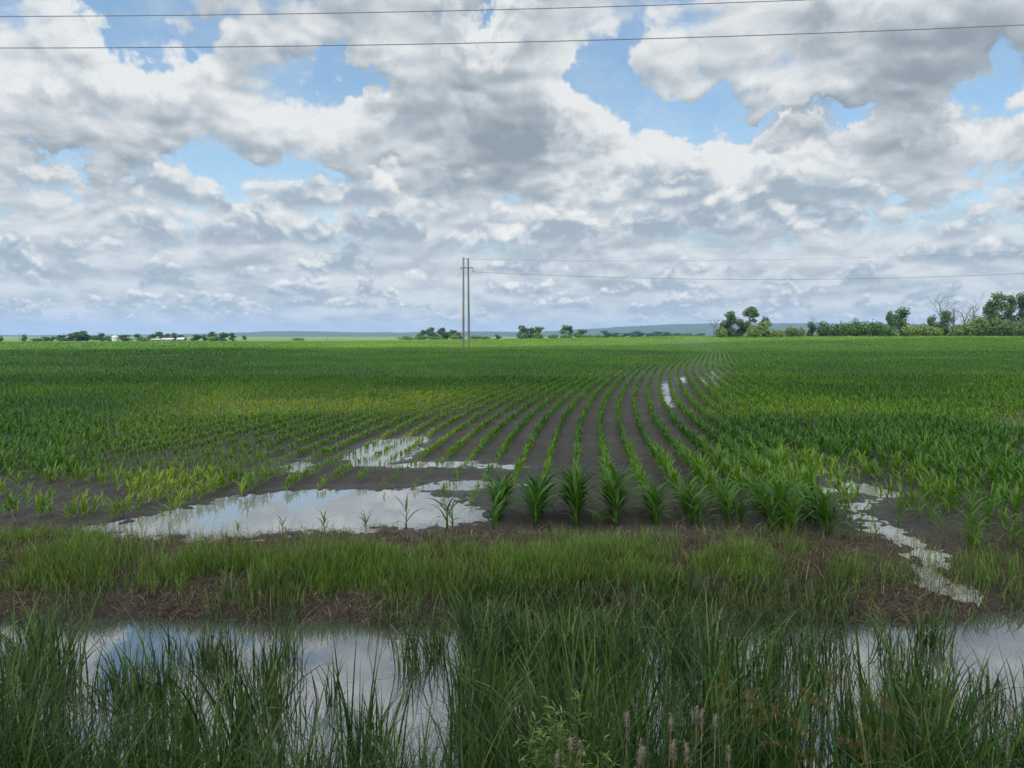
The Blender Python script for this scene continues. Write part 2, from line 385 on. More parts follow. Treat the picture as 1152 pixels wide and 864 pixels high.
def build_ground():
    ys = list(np.linspace(-60, 3.5, 24)); y = 3.7
    while y < 130: ys.append(y); y *= 1.0042
    while y < 12000: ys.append(y); y *= 1.022
    ys = np.array(ys); us = np.linspace(-1, 1, 620)
    Y, U = np.meshgrid(ys, us, indexing='ij'); X = U * (np.abs(Y) * 1.0 + 9)
    Z = height(X, Y)
    sd = puddle_sd(X, Y, 1.2)
    wet = np.maximum(np.interp(sd, [-1.2, -.2], [0, 1]), .6 * sstep(.42, .62, fbm(X * .5, Y * .5, 61, 3)))
    wet *= sstep(11.8, 13.2, Y)
    r, c = Y.shape
    i = np.arange(r - 1)[:, None] * c + np.arange(c - 1)[None, :]
    F = np.stack([i, i + 1, i + c + 1, i + c], -1).reshape(-1, 4)
    m, T, out = new_mat('field_soil')
    pos = T.node('ShaderNodeNewGeometry').outputs['Position']
    px, py, pz = T.sep(pos)
    wetn = T.node('ShaderNodeAttribute', attribute_name='wet').outputs['Fac']
    n1 = T.noise(pos, 1.1, 6, .6); n2 = T.noise(pos, 14.0, 5, .65)
    soil = T.mix(n1, (.026, .021, .017), (.074, .061, .048))
    soil = T.mix(T.mul(n2, .5), soil, (.045, .037, .030))
    soil = T.mix(T.mul(wetn, .8), soil, (.022, .019, .0165))
    bank = T.ramp(n2, [(.25, (.022, .017, .012)), (.6, (.055, .040, .027)), (.85, (.10, .078, .05))])
    weed = T.mix(T.noise(pos, 5.0, 4, .6), (.045, .05, .02), (.055, .09, .022))
    soil = T.mix(T.mul(T.rmap(T.noise(pos, .8, 4, .6), .5, .62), T.rmap(py, 17, 26, .25, .55)), soil, weed)
    col = T.mix(T.rmap(py, 12.6, 13.8), bank, soil)
    ditch = T.rmap(pz, -.42, -.52)
    col = T.mix(ditch, col, (.03, .026, .02))
    crop = T.mix(T.noise(pos, .25, 5, .6), (.04, .10, .012), (.07, .15, .018))
    col = T.mix(T.rmap(py, 45, 130, 0, .9), col, crop)
    patch = T.ramp(T.noise(T.vm('MULTIPLY', pos, (.0035, .006, 0)), 1.0, 1, .5), [(.4, (.07, .13, .024)), (.5, (.10, .16, .03)), (.6, (.05, .085, .02))])
    col = T.mix(T.rmap(py, 520, 700), col, patch)
    p = T.node('ShaderNodeBsdfPrincipled'); T.put(p.inputs['Base Color'], col)
    T.put(p.inputs['Roughness'], T.rmap(T.m('MULTIPLY_ADD', n2, .5, wetn), .5, 1.35, .92, .38)); T.put(p.inputs['Specular IOR Level'], .4)
    b = T.node('ShaderNodeBump'); b.inputs['Strength'].default_value = 1.0; b.inputs['Distance'].default_value = .06
    T.put(b.inputs['Height'], T.add(n2, T.noise(pos, 45, 3, .6))); T.l.new(b.outputs[0], p.inputs['Normal'])
    T.l.new(p.outputs[0], out.inputs[0])
    g = mesh_np('ground', np.stack([X, Y, Z], -1), F, m, attrs={'wet': wet}); tag(g, kind='structure')
build_ground()

def water_mat(name, mud, ior, rough, bump, scum=0.0):
    m, T, out = new_mat(name)
    pos = T.node('ShaderNodeNewGeometry').outputs['Position']
    d = T.node('ShaderNodeBsdfDiffuse'); T.put(d.inputs[0], T.mix(T.noise(pos, 1.5, 4, .6), mud, tuple(v * .7 for v in mud)))
    gl = T.node('ShaderNodeBsdfGlossy'); gl.inputs['Roughness'].default_value = rough; gl.inputs[0].default_value = (.95, .97, 1, 1)
    b = T.node('ShaderNodeBump'); b.inputs['Strength'].default_value = bump; b.inputs['Distance'].default_value = .02
    T.put(b.inputs['Height'], T.noise(T.vm('MULTIPLY', pos, (1, .5, 1)), 5.0, 3, .5)); T.l.new(b.outputs[0], gl.inputs['Normal'])
    fr = T.node('ShaderNodeFresnel'); fr.inputs[0].default_value = ior
    fac = fr.outputs[0]
    if scum: fac = T.mul(fac, T.rmap(T.noise(T.vm('MULTIPLY', pos, (1, .45, 1)), 3.2, 6, .68), .56, .66, 1.0, 1 - scum))
    mx = T.node('ShaderNodeMixShader'); T.l.new(fac, mx.inputs[0]); T.l.new(d.outputs[0], mx.inputs[1]); T.l.new(gl.outputs[0], mx.inputs[2])
    T.l.new(mx.outputs[0], out.inputs[0])
    return m
M_PUDDLE = water_mat('muddy_water', (.22, .22, .205), 3.3, .03, .04, .12)
M_STREAM = water_mat('foamy_runoff_water', (.30, .29, .25), 2.4, .10, .25, .45)
M_DITCH = water_mat('ditch_water', (.06, .06, .055), 4.8, .015, .03)
def build_water():
    for pi, (name, poly) in enumerate(PUDDLES.items()):
        a = np.array(poly); c = a.mean(0)
        # outline pushed outwards; the lumpy soil makes the real shore
        v = []
        n = len(a)
        for i in range(n):
            t = a[(i + 1) % n] - a[i - 1]; nrm = np.array([t[1], -t[0]]) / (np.hypot(*t) + 1e-9)
            area = sum(a[k][0] * a[(k + 1) % n][1] - a[(k + 1) % n][0] * a[k][1] for k in range(n))
            if area < 0: nrm = -nrm
            v.append(a[i] + nrm * (.35 if name in ('main', 'upper', 'strip') else .15))
        if name.startswith('stream'):
            gx = np.arange(a[:, 0].min() - .4, a[:, 0].max() + .4, .09); gy = np.arange(a[:, 1].min() - .4, a[:, 1].max() + .4, .09)
            YY, XX = np.meshgrid(gy, gx, indexing='ij'); k = len(gx)
            sdv = poly_sd(XX, YY, poly); ZZ = height(XX, YY, False) + LEVEL + .004 * (name == 'stream2')
            i = (np.arange(len(gy) - 1)[:, None] * k + np.arange(k - 1)[None, :]).ravel()
            F = np.stack([i, i + 1, i + k + 1, i + k], -1); F = F[sdv.ravel()[F].max(1) > -.16]
            used, inv = np.unique(F, return_inverse=True)
            tag(mesh_np('stream', np.stack([XX, YY, ZZ], -1).reshape(-1, 3)[used], inv.reshape(-1, 4), M_STREAM), kind='structure')
            continue
        me = bpy.data.meshes.new('puddle')
        h0 = 0.0 if c[1] < 45 else float(np.median(height(a[:, 0], a[:, 1], False)))
        me.from_pydata([(p[0], p[1], h0 + LEVEL + .0018 * pi) for p in v], [], [list(range(n)) if area > 0 else list(range(n))[::-1]])
        me.materials.append(M_PUDDLE)
        o = link('puddle', me); tag(o, kind='structure')
    me = bpy.data.meshes.new('ditch_water')
    me.from_pydata([(-30, 3.9, WATER_Z), (30, 3.9, WATER_Z), (30, 12.4, WATER_Z), (-30, 12.4, WATER_Z)], [], [(0, 1, 2, 3)])
    me.materials.append(M_DITCH); tag(link('water', me), kind='structure')
build_water()
# ---------------------------------------------------------------- leaves as ribbons
class Bag:
    """collects quads of many ribbons into one mesh"""
    def __init__(s): s.v = []; s.f = []; s.t = []; s.n = 0
    def add(s, V, F, t):
        s.v.append(V.reshape(-1, 3)); s.f.append(F + s.n); s.t.append(t.ravel()); s.n += V.reshape(-1, 3).shape[0]
    def ribbons(s, base, az, length, width, th0, th1, seg, tint, pw=1.5, twist=0.0, prof='leaf', fold=0.0):
        base = np.asarray(base, float); N = len(base)
        if N == 0: return
        b = lambda a: np.broadcast_to(np.asarray(a, float), (N,)).copy()
        az, length, width, th0, th1, tint, twist = map(b, (az, length, width, th0, th1, tint, twist))
        tm = (np.arange(seg) + .5) / seg
        th = th0[:, None] + (th1 - th0)[:, None] * tm[None, :] ** pw
        step = (length / seg)[:, None]
        hx = np.cumsum(np.sin(th) * step, 1); hz = np.cumsum(np.cos(th) * step, 1)
        z0 = np.zeros((N, 1)); hx = np.concatenate([z0, hx], 1); hz = np.concatenate([z0, hz], 1)
        t = np.linspace(0, 1, seg + 1)
        if prof == 'leaf': w = np.clip(np.minimum(.45 + 2.2 * t, 1) * (1 - t ** 2.2), .04, 1)
        elif prof == 'blade': w = np.clip(1 - t ** 3, .06, 1)
        else: w = np.clip(1 - .75 * t, .1, 1)
        cx, sx = np.cos(az), np.sin(az)
        P = np.stack([base[:, None, 0] + hx * cx[:, None], base[:, None, 1] + hx * sx[:, None], base[:, None, 2] + hz], -1)
        an = az[:, None] + np.pi / 2 + twist[:, None] * t[None, :]
        W = np.stack([np.cos(an), np.sin(an), np.zeros_like(an) + fold * np.sin(twist)[:, None]], -1) * (w[None, :, None] * width[:, None, None] * .5)
        V = np.stack([P - W, P + W], 2)                      # N, seg+1, 2, 3
        i = (np.arange(N)[:, None] * (seg + 1) + np.arange(seg)[None, :]) * 2
        F = np.stack([i, i + 1, i + 3, i + 2], -1).reshape(-1, 4)
        s.add(V, F, np.repeat(tint, (seg + 1) * 2))
    def mesh(s, name, mat):
        return mesh_data(name, np.concatenate(s.v), np.concatenate(s.f), mat, {'tint': np.concatenate(s.t)})
    def build(s, name, mat, parent=None): return link(name, s.mesh(name, mat), parent)

U = rng.uniform
# ---------------------------------------------------------------- where the corn stands
GY = np.array([0, 13, 17, 24, 34, 50, 70, 90, 130, 200, 700.])
GS = np.array([.08, .08, .09, .10, .15, .2, .22, .27, .28, .26, .22])
_yy = np.linspace(0, 700, 7001); _gg = np.concatenate([[0], np.cumsum(np.interp(_yy[:-1] + .05, GY, GS)) * .1])
def row_shift(y): return np.interp(y, _yy, _gg)
ROW = 0.76
C0 = (603 - 576) / FPX * 13.8 - row_shift(13.8)
def front_y(x):
    """where each row begins on the near side"""
    u = x / 13.8
    return np.interp(u, [-.9, -.66, -.56, -.45, -.03, .0, .3, .36, .50, .58, .75], [14.6, 14.3, 14.0, 14.0, 14.2, 13.75, 13.75, 13.1, 12.9, 12.0, 12.0])
def stand(x, y):
    """0..1 chance that a plant grows here, and its height and tint"""
    u = x / y
    sd = puddle_sd(x, y, 1.5)
    low = fbm(x / 7, y / 9, 71, 3); mid = fbm(x / 2.2, y / 2.6, 81, 3)
    stress = np.exp(-np.maximum(-sd, 0) / 1.0) * (sd > -8)
    leftw = 1 - sstep(-.42, -.2, u)
    rightw = sstep(.2, .34, u)
    p = .98 - .25 * sstep(.6, .74, mid) * (y < 45)
    p = np.where(sd > .05, .5, p); p = np.where((sd > -.25) & (sd <= .05), .75, p)
    a = np.array(PUDDLES['main']); inm = poly_sd(x, y, PUDDLES['main']); p = np.where(inm > .25, .0, p)
    # bare mud in front of the left rows, and between puddle and strip
    weedy = (u < -.44) & (y < 17.2 - (u + .44) * 2 ) & (y > 15.0) & (u < -.52)
    p = np.where(weedy, p * .12, p)
    bare = (u > -.22) & (u < .0) & (y < 20.5) & (y > 17) ; p = np.where(bare, p * .5, p)
    st = np.array(PUDDLES['stream']); sds = poly_sd(x, y, PUDDLES['stream'])
    p = np.where((sds > -.55) & (y < 18.5), p * .35, p)
    p = np.where((u > .5) & (y < 15), p * .5, p)
    h = .45 + .12 * (low - .5) + .10 * leftw * sstep(19, 30, y) + .12 * rightw
    h = h + .22 * sstep(45, 90, y) * leftw + .1 * sstep(60, 110, y)
    h = h - .14 * stress - .07 * (mid > .6)
    h = h - .06 * (1 - sstep(26, 38, y)) * (u > -.6) * (u < .2)
    front = (u > -.1) & (u < .47) & (y < front_y(x) + 1.0 + .5 * low)
    h = h * (1 - .30 * sstep(-.62, -.46, u) * (1 - sstep(-.08, .12, u)) * (1 - sstep(38, 62, y)))
    h = np.where(front, .68 + .42 * (vnoise(x / .76, y * 0, 77) - .45), h)
    lf = (u < -.3) & (y < 18.5); h = np.where(lf, .31 + .1 * mid, h)
    t = .34 + .5 * (low - .5) + .20 * stress - .16 * sstep(40, 85, y) * leftw
    t = t + .22 * sstep(-.60, -.36, u) * (1 - sstep(-.12, .02, u)) * sstep(20, 26, y) * (1 - sstep(38, 58, y)) * (.3 + 1.4 * sstep(.35, .6, fbm(x / 12, y / 7, 95, 3))) + .30 * lf * sstep(.42, .5, mid)
    t = t + .24 * sstep(.40, .62, fbm(x / 18 + 4, y / 6, 91, 3)) * rightw * sstep(24, 32, y) * (1 - sstep(50, 75, y))
    t = t + .10 * sstep(-.62, -.46, u) * (1 - sstep(-.08, .12, u)) * (1 - sstep(38, 62, y)) + .24 * sstep(150, 185, y)  # last term paints the far sunlit band stronger with a lighter leaf tint
    t = np.where(front, .14 + .16 * mid, t)
    return p, np.clip(h, .22, 1.1), np.clip(t, .02, 1)

def gen_plants(y0, y1, dy, umax, keep=1.0, every=1):
    xs = []; ysl = []; rid = []
    nmin = int((-umax * y1 - row_shift(y1) - C0) / ROW) - 2; nmax = int((umax * y1 - row_shift(y0) - C0) / ROW) + 2
    ks = np.arange(nmin, nmax + 1, every)
    yv = np.arange(y0, y1, dy)
    Y, K = np.meshgrid(yv, ks, indexing='ij')
    Y = Y + U(-.4, .4, Y.shape) * dy
    X = C0 + K * ROW + row_shift(Y)
    m = np.abs(X / Y) < umax
    if keep < 1: m &= U(0, 1, Y.shape) < keep
    X, Y, K = X[m], Y[m], K[m]
    messy = sstep(.2, .34, X / Y) * (Y < 60)
    X = X + rng.normal(0, .025, X.shape) + rng.normal(0, .09, X.shape) * messy
    return X, Y, K

def corn_leaves(bag, base, h, az, tint, nl, seg, wscale=1.0, flat=0.0, reach=1.0):
    N = len(base)
    for k in range(nl):
        f = k / max(nl - 1, 1)
        b = base.copy(); b[:, 2] += h * (.08 + .50 * f)
        a = az + np.pi * (k % 2) + rng.normal(0, .45, N)
        L = h * (.52 + .46 * math.sin(math.pi * (.25 + .6 * f))) * U(.8, 1.15, N) * reach
        w = np.maximum(h, .46 if reach < 1 else 0) * .088 * (.7 + .5 * math.sin(math.pi * (.2 + .6 * f))) * wscale
        th0 = np.radians(31 - 22 * f + flat) * U(.6, 1.3, N); th1 = np.radians(142 - 84 * f) * U(.65, 1.25, N)
        bag.ribbons(b, a, L, w, th0, th1, seg, np.clip(tint + rng.normal(0, .08, N) + .08 * (f - .5) + .30 * (f < .12) * U(-.2, 1, N), 0, 1), 1.35, U(-.9, .9, N))

def build_corn():
    X, Y, K = gen_plants(11.9, 32, .10, .98)
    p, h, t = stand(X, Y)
    m = (Y > front_y(X)) & (U(0, 1, X.shape) < p)
    X, Y, K, h, t = X[m], Y[m], K[m], h[m], t[m]
    h = h * U(.66, 1.2, h.shape); t = np.clip(t + rng.normal(0, .05, t.shape), 0, 1)
    Z = height(X, Y)
    # a few plants measured one by one: they stand at the near edge of the puddle or end a row
    solo = [(268, 598, .24, .75), (318, 597, .30, .6), (365, 596, .34, .5), (412, 595, .38, .42), (457, 594, .52, .32), (503, 597, .80, .12), (509, 594, .55, .2),
            (555, 597, .62, .2)]
    solo_xy = [pix_ground(a, b, -.01) for a, b, _, _ in solo]
    r = np.hypot(X, Y)
    u = X / Y
    infr = np.abs(u) < .72
    order = np.argsort(np.where(infr, r, 1e9))
    pick = order[:300 - len(solo)]
    rest = np.ones(len(X), bool); rest[pick] = False
    # prototypes: a root with stalk and foliage
    protos = []
    for i in range(14):
        tt = [.06, .14, .22, .30, .40, .52, .66][i % 7]
        fb = Bag(); corn_leaves(fb, np.zeros((1, 3)), np.array([1.0]), np.array([0.0]), np.array([tt]), [9, 7, 8, 6, 8, 7, 6][i % 7], 8)
        fm = fb.mesh('foliage', M_CORN)
        sv, sf = tube([(0, 0, -.05), (rng.normal(0, .01), rng.normal(0, .01), .25), (rng.normal(0, .015), 0, .56)], [.030, .024, .010], 6)
        sm = mesh_data('stalk', sv, sf, M_CORN, {'tint': np.full(len(sv), min(1, tt + .25))})
        protos.append((tt, fm, sm))
    def plant(x, y, z, hh, tt, label, group):
        j = min(range(14), key=lambda q: abs(protos[q][0] - tt) + U(0, .09))
        o = thing('corn_plant', (x, y, z), label, 'corn plant', group, U(-.6, .6) + (math.pi if U() < .5 else 0))
        s = hh * U(.94, 1.06); o.scale = (s, s, s)
        link('stalk', protos[j][2], o); link('foliage', protos[j][1], o)
        return o
    SOLO_LABELS = ['tiny lone corn seedling, furthest left along the near edge of the big puddle',
                   'small pale corn seedling, second from left along the near edge of the big puddle',
                   'small corn seedling, third from left along the near edge of the big puddle',
                   'small corn seedling, fourth from left along the near edge of the big puddle',
                   'medium corn plant with arching leaves just left of the tall dark puddle plant',
                   'tall dark spreading corn plant in front of the right end of the big puddle',
                   'slimmer corn plant close behind the tall dark one at the puddle edge',
                   'bushy corn plant on the mud just off the right tip of the big puddle']
    for (a, b, hh, tt), (x, y), lb in zip(solo, solo_xy, SOLO_LABELS):
        plant(x, y, max(float(height(np.array([x]), np.array([y]))[0]), LEVEL - .02), hh, tt, lb, 'corn plants at the near edge of the big puddle')
    words = ['first', 'second', 'third', 'fourth', 'fifth', 'sixth', 'seventh', 'eighth', 'ninth', 'tenth']
    for q in pick:
        uu = u[q]; kk = int(K[q])
        if uu < -.04:
            lb, gp = 'yellowish young corn plant in the rows left of the big puddle', 'young corn plants left of the big puddle'
        elif kk <= 5 and uu < .32:
            w = words[max(0, min(9, kk + 1))]
            lb, gp = f'dark green corn plant ending the {w} row right of the big puddle', f'corn plants at the near end of the {w} row right of the puddle'
        elif uu < .47:
            lb, gp = 'dark corn plant in the leafy stand just left of the runoff stream', 'corn plants of the dense stand left of the stream'
        else:
            lb, gp = 'small corn plant scattered on the mud beside and right of the runoff stream', 'scattered corn plants by the runoff stream'
        plant(X[q], Y[q], Z[q], h[q], t[q], lb, gp)
    bag = Bag()
    X, Y, Z, h, t = X[rest], Y[rest], Z[rest], h[rest], t[rest]
    base = np.stack([X, Y, Z], -1); az = np.pi / 2 - .1 + U(-.75, .75, len(X))
    n = Y < 22
    corn_leaves(bag, base[n], h[n], az[n], t[n], 7, 5); n = ~n
    corn_leaves(bag, base[n], h[n], az[n], t[n], 7, 3, 1.05, 0, .80)
    for (a, b, dy, keep, every, nl, seg, ws, hs) in ((32, 62, .125, 1, 1, 6, 3, 1.15, .9), (62, 115, .24, 1, 1, 5, 2, 1.6, .8),
                                                   (115, 210, .40, 1, 1, 4, 2, 2.6, .75), (210, 400, .8, .9, 1, 3, 2, 4.6, .75)):
        X, Y, K = gen_plants(a, b, dy, .98 if a < 110 else .92, keep, every)
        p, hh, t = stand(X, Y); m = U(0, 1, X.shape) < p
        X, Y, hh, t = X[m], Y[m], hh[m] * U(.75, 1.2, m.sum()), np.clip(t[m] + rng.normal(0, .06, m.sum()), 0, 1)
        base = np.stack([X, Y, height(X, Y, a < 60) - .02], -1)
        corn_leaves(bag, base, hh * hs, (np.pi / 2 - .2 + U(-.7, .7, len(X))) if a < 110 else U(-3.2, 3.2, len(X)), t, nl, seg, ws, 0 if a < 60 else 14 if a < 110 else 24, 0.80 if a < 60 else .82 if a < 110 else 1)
    print('corn quads', sum(len(f) for f in bag.f))
    tag(bag.build('corn_crop', M_CORN), 'young green corn growing in long curving rows across the wet field', 'corn crop', kind='stuff')

def tube(pts, rad, n=6, cap=True):
    """tapered tube along points -> verts, quad faces (end caps as fans of quads are skipped)"""
    pts = np.asarray(pts, float); k = len(pts)
    rad = np.broadcast_to(np.asarray(rad, float), (k,))
    d = np.gradient(pts, axis=0); d /= np.linalg.norm(d, axis=1)[:, None] + 1e-12
    ref = np.where(np.abs(d[:, 2:3]) > .9, np.array([[1., 0, 0]]), np.array([[0., 0, 1]]))
    a = np.cross(d, ref); a /= np.linalg.norm(a, axis=1)[:, None] + 1e-12; b = np.cross(d, a)
    an = np.arange(n) / n * 2 * np.pi
    V = pts[:, None] + (a[:, None] * np.cos(an)[None, :, None] + b[:, None] * np.sin(an)[None, :, None]) * rad[:, None, None]
    i = np.arange(k - 1)[:, None] * n + np.arange(n)[None, :]; j = np.arange(k - 1)[:, None] * n + (np.arange(n)[None, :] + 1) % n
    F = np.stack([i, j, j + n, i + n], -1).reshape(-1, 4)
    V = V.reshape(-1, 3)
    if cap and n == 6:
        o = (k - 1) * n
        F = np.concatenate([F, [[o, o + 1, o + 2, o + 3], [o, o + 3, o + 4, o + 5], [3, 2, 1, 0], [5, 4, 3, 0]]])
    elif cap and n == 4:
        o = (k - 1) * n; F = np.concatenate([F, [[o, o + 1, o + 2, o + 3], [3, 2, 1, 0]]])
    return V, F
class TubeBag:
    def __init__(s): s.v = []; s.f = []; s.n = 0
    def add(s, pts, rad, n=6): 
        v, f = tube(pts, rad, n); s.raw(v, f)
    def raw(s, v, f): s.v.append(v); s.f.append(np.asarray(f) + s.n); s.n += len(v)
    def mesh(s, name, mat, tint=.5):
        v = np.concatenate(s.v); return mesh_data(name, v, np.concatenate(s.f), mat, {'tint': np.full(len(v), tint)})
    def build(s, name, mat, parent=None, tint=.5): return link(name, s.mesh(name, mat, tint), parent)
build_corn()

# ---------------------------------------------------------------- grass, thatch and weeds on the bank
def scatter(n, x0, x1, y0, y1): return U(x0, x1, n), U(y0, y1, n)
def build_bank():
    # dead matted grass
    bag = Bag()
    n = 60000
    x, y = scatter(n, -12, 12, 10.0, 13.9)
    dn = fbm(x * .8, y * .8, 101, 3)
    m = (U(0, 1, n) < .35 + .9 * sstep(.35, .6, dn)) & ~((y > 12.9) & (U(0, 1, n) < .5 + .5 * sstep(13.1, 13.7, y))) & ~((x > 6.2 + (13 - y)) & (y > 11.2) & (U(0, 1, n) < .75))
    x, y = x[m], y[m]; z = height(x, y); k = z > WATER_Z - .03; x, y, z = x[k], y[k], z[k]; n = len(x)
    bag.ribbons(np.stack([x, y, z], -1), U(0, 6.28, n), U(.08, .34, n), U(.005, .012, n), np.radians(U(20, 85, n)), np.radians(U(80, 150, n)), 4, np.clip(rng.normal(.42, .26, n), 0, 1), 1.0, U(-1, 1, n), 'blade')
    # a line of flattened debris at the field edge
    n = 9000
    x, y = scatter(n, -12, 12, 12.7, 14.2); m = U(0, 1, n) < .25 + .75 * (x < -2) ; x, y = x[m], y[m]; n = len(x)
    y = np.minimum(y, front_y(x) - .0)
    bag.ribbons(np.stack([x, y, height(x, y)], -1), U(0, 6.28, n), U(.1, .35, n), U(.006, .012, n), np.radians(U(55, 88, n)), np.radians(U(85, 110, n)), 2, np.clip(rng.normal(.42, .22, n), 0, 1), 1.0, U(-1, 1, n), 'blade')
    # old stalk residue strewn over the mud between the rows
    n = 16000
    y = 13 + 25 * U(0, 1, n) ** 1.4; x = U(-.8, .8, n) * y; m = fbm(x * .9, y * .5, 181, 3) > U(.25, .65, n); x, y = x[m], y[m]; n = len(x)
    bag.ribbons(np.stack([x, y, height(x, y) + .004], -1), U(0, 6.28, n), U(.06, .28, n), U(.006, .016, n), np.radians(U(75, 92, n)), np.radians(U(84, 98, n)), 2, np.clip(rng.normal(.36, .22, n), 0, 1), 1.0, U(-.6, .6, n), 'blade')
    tag(bag.build('dead_grass', M_STRAW), 'matted brown dead grass lying on the ditch bank', 'dead grass', kind='stuff')
    # living grass band
    bag = Bag()
    n = 150000
    x, y = scatter(n, -12.5, 12.5, 10.4, 13.1)
    u = x / y
    cov = np.interp(u, [-.85, -.6, -.5, -.4, -.3, -.24, .25, .33, .42, .5, .8], [.6, .55, .5, .6, .7, 1, 1, .9, .45, .15, .2])
    band = .10 * sstep(10.4, 10.8, y) + .9 * sstep(10.85, 11.6, y + (fbm(x * 1.3, x * 0, 111, 3) - .5) * .9) * (1 - sstep(11.95, 12.45, y + (fbm(x * 1.7, x * 0 + 5, 115, 3) - .5) * .7))
    lowy = np.where(u < -.55, sstep(10.4, 10.8, y), 0)
    dn = fbm(x * 1.1, y * 1.6, 121, 4)
    m = U(0, 1, n) < cov * np.maximum(band, lowy * .8) * (.09 + 1.0 * sstep(.38, .6, dn))
    x, y, dn = x[m], y[m], dn[m]; z = height(x, y); n = len(x)
    L = U(.16, .56, n) * (.48 + 1.5 * (dn - .3)) * (.55 + .45 * sstep(10.9, 11.6, y)) * (1 - .3 * sstep(11.8, 12.4, y)) * 1.0
    tint = np.clip(rng.normal(.70, .17, n) + .35 * (fbm(x * .6, y * .6, 131, 2) - .5) - .5 * (U(0, 1, n) < .2), 0, 1)
    bag.ribbons(np.stack([x, y, z], -1), U(0, 6.28, n), L, U(.006, .012, n), np.radians(U(2, 26, n)), np.radians(U(25, 85, n)), 4, tint, 1.8, U(-1, 1, n), 'blade')
    # seed stems, sparse and pale
    n = 900
    x, y = scatter(n, -9, 9, 11.4, 13.0); z = height(x, y)
    bag.ribbons(np.stack([x, y, z], -1), U(0, 6.28, n), U(.3, .6, n), .006, np.radians(U(0, 14, n)), np.radians(U(10, 50, n)), 3, U(.0, .22, n), 2, U(-1, 1, n), 'blade')
    # low weeds in the wet corners of the field
    n = 16000
    x, y = scatter(n, -15, 15, 12.8, 27); u = x / y
    w = np.where((u < -.42) & (y < 18), .75, 0) + np.where((u > -.02) & (u < .5) & (y < 14.4), .75, 0) + np.where(u > .3, .22, 0) * (y < 24)
    m = (U(0, 1, n) < w * (.2 + 1.2 * sstep(.45, .6, fbm(x * 1.2, y * 1.2, 141, 3)))) & (puddle_sd(x, y) < -.12) & (np.abs(u) < .8)
    x, y = x[m], y[m]; n = len(x); z = height(x, y)
    for q in range(3):
        bag.ribbons(np.stack([x + rng.normal(0, .02, n), y + rng.normal(0, .02, n), z], -1), U(0, 6.28, n), U(.05, .16, n), U(.008, .02, n), np.radians(U(15, 60, n)), np.radians(U(60, 120, n)), 2, np.clip(rng.normal(.5, .2, n), .1, 1), 1.2, U(-1, 1, n))
    tag(bag.build('grass', M_GRASS), 'fresh green grass growing in a band along the far ditch bank', 'grass', kind='stuff')
build_bank()

# ---------------------------------------------------------------- reeds in the ditch
def reed_mesh(i):
    bag = Bag()
    n = [15, 18, 14, 17, 20, 15, 17, 14, 20, 18, 15, 17][i]
    arch = [0, .3, 0, .6, 1, .2, .8, 0, 1, .4, .1, .7][i]
    b = np.zeros((n, 3)); b[:, 0] = rng.normal(0, .085, n); b[:, 1] = rng.normal(0, .085, n); b[:, 2] = -.15
    L = U(.72, 1.12, n)
    th1 = np.radians(U(6, 34, n) + arch * U(0, 75, n)); th1[0] = np.radians(U(60, 130))
    bag.ribbons(b, U(0, 6.28, n), L * (1 + .25 * arch), U(.013, .027, n), np.radians(U(0, 13, n)), th1, 9, np.clip(rng.normal(.42, .22, n) + .12 * arch, 0, .95), 2.6, U(-1.6, 1.6, n), 'blade')
    k = 4
    bag.ribbons(b[-k:], U(0, 6.28, k), L[-k:] * U(.8, 1.15, k), U(.014, .026, k), np.radians(U(2, 12, k)), np.radians(U(95, 165, k)), 9, np.clip(rng.normal(.6, .15, k), 0, 1), 4.5, U(-1.6, 1.6, k), 'blade')
    k = 4                                                   # old dry or broken blades at the foot
    bag.ribbons(b[:k], U(0, 6.28, k), U(.4, .9, k), U(.01, .016, k), np.radians(U(5, 25, k)), np.radians(U(60, 150, k)), 6, U(.75, 1, k), 1.5, U(-1, 1, k), 'blade')
    return bag.mesh('reed_clump', M_REED)
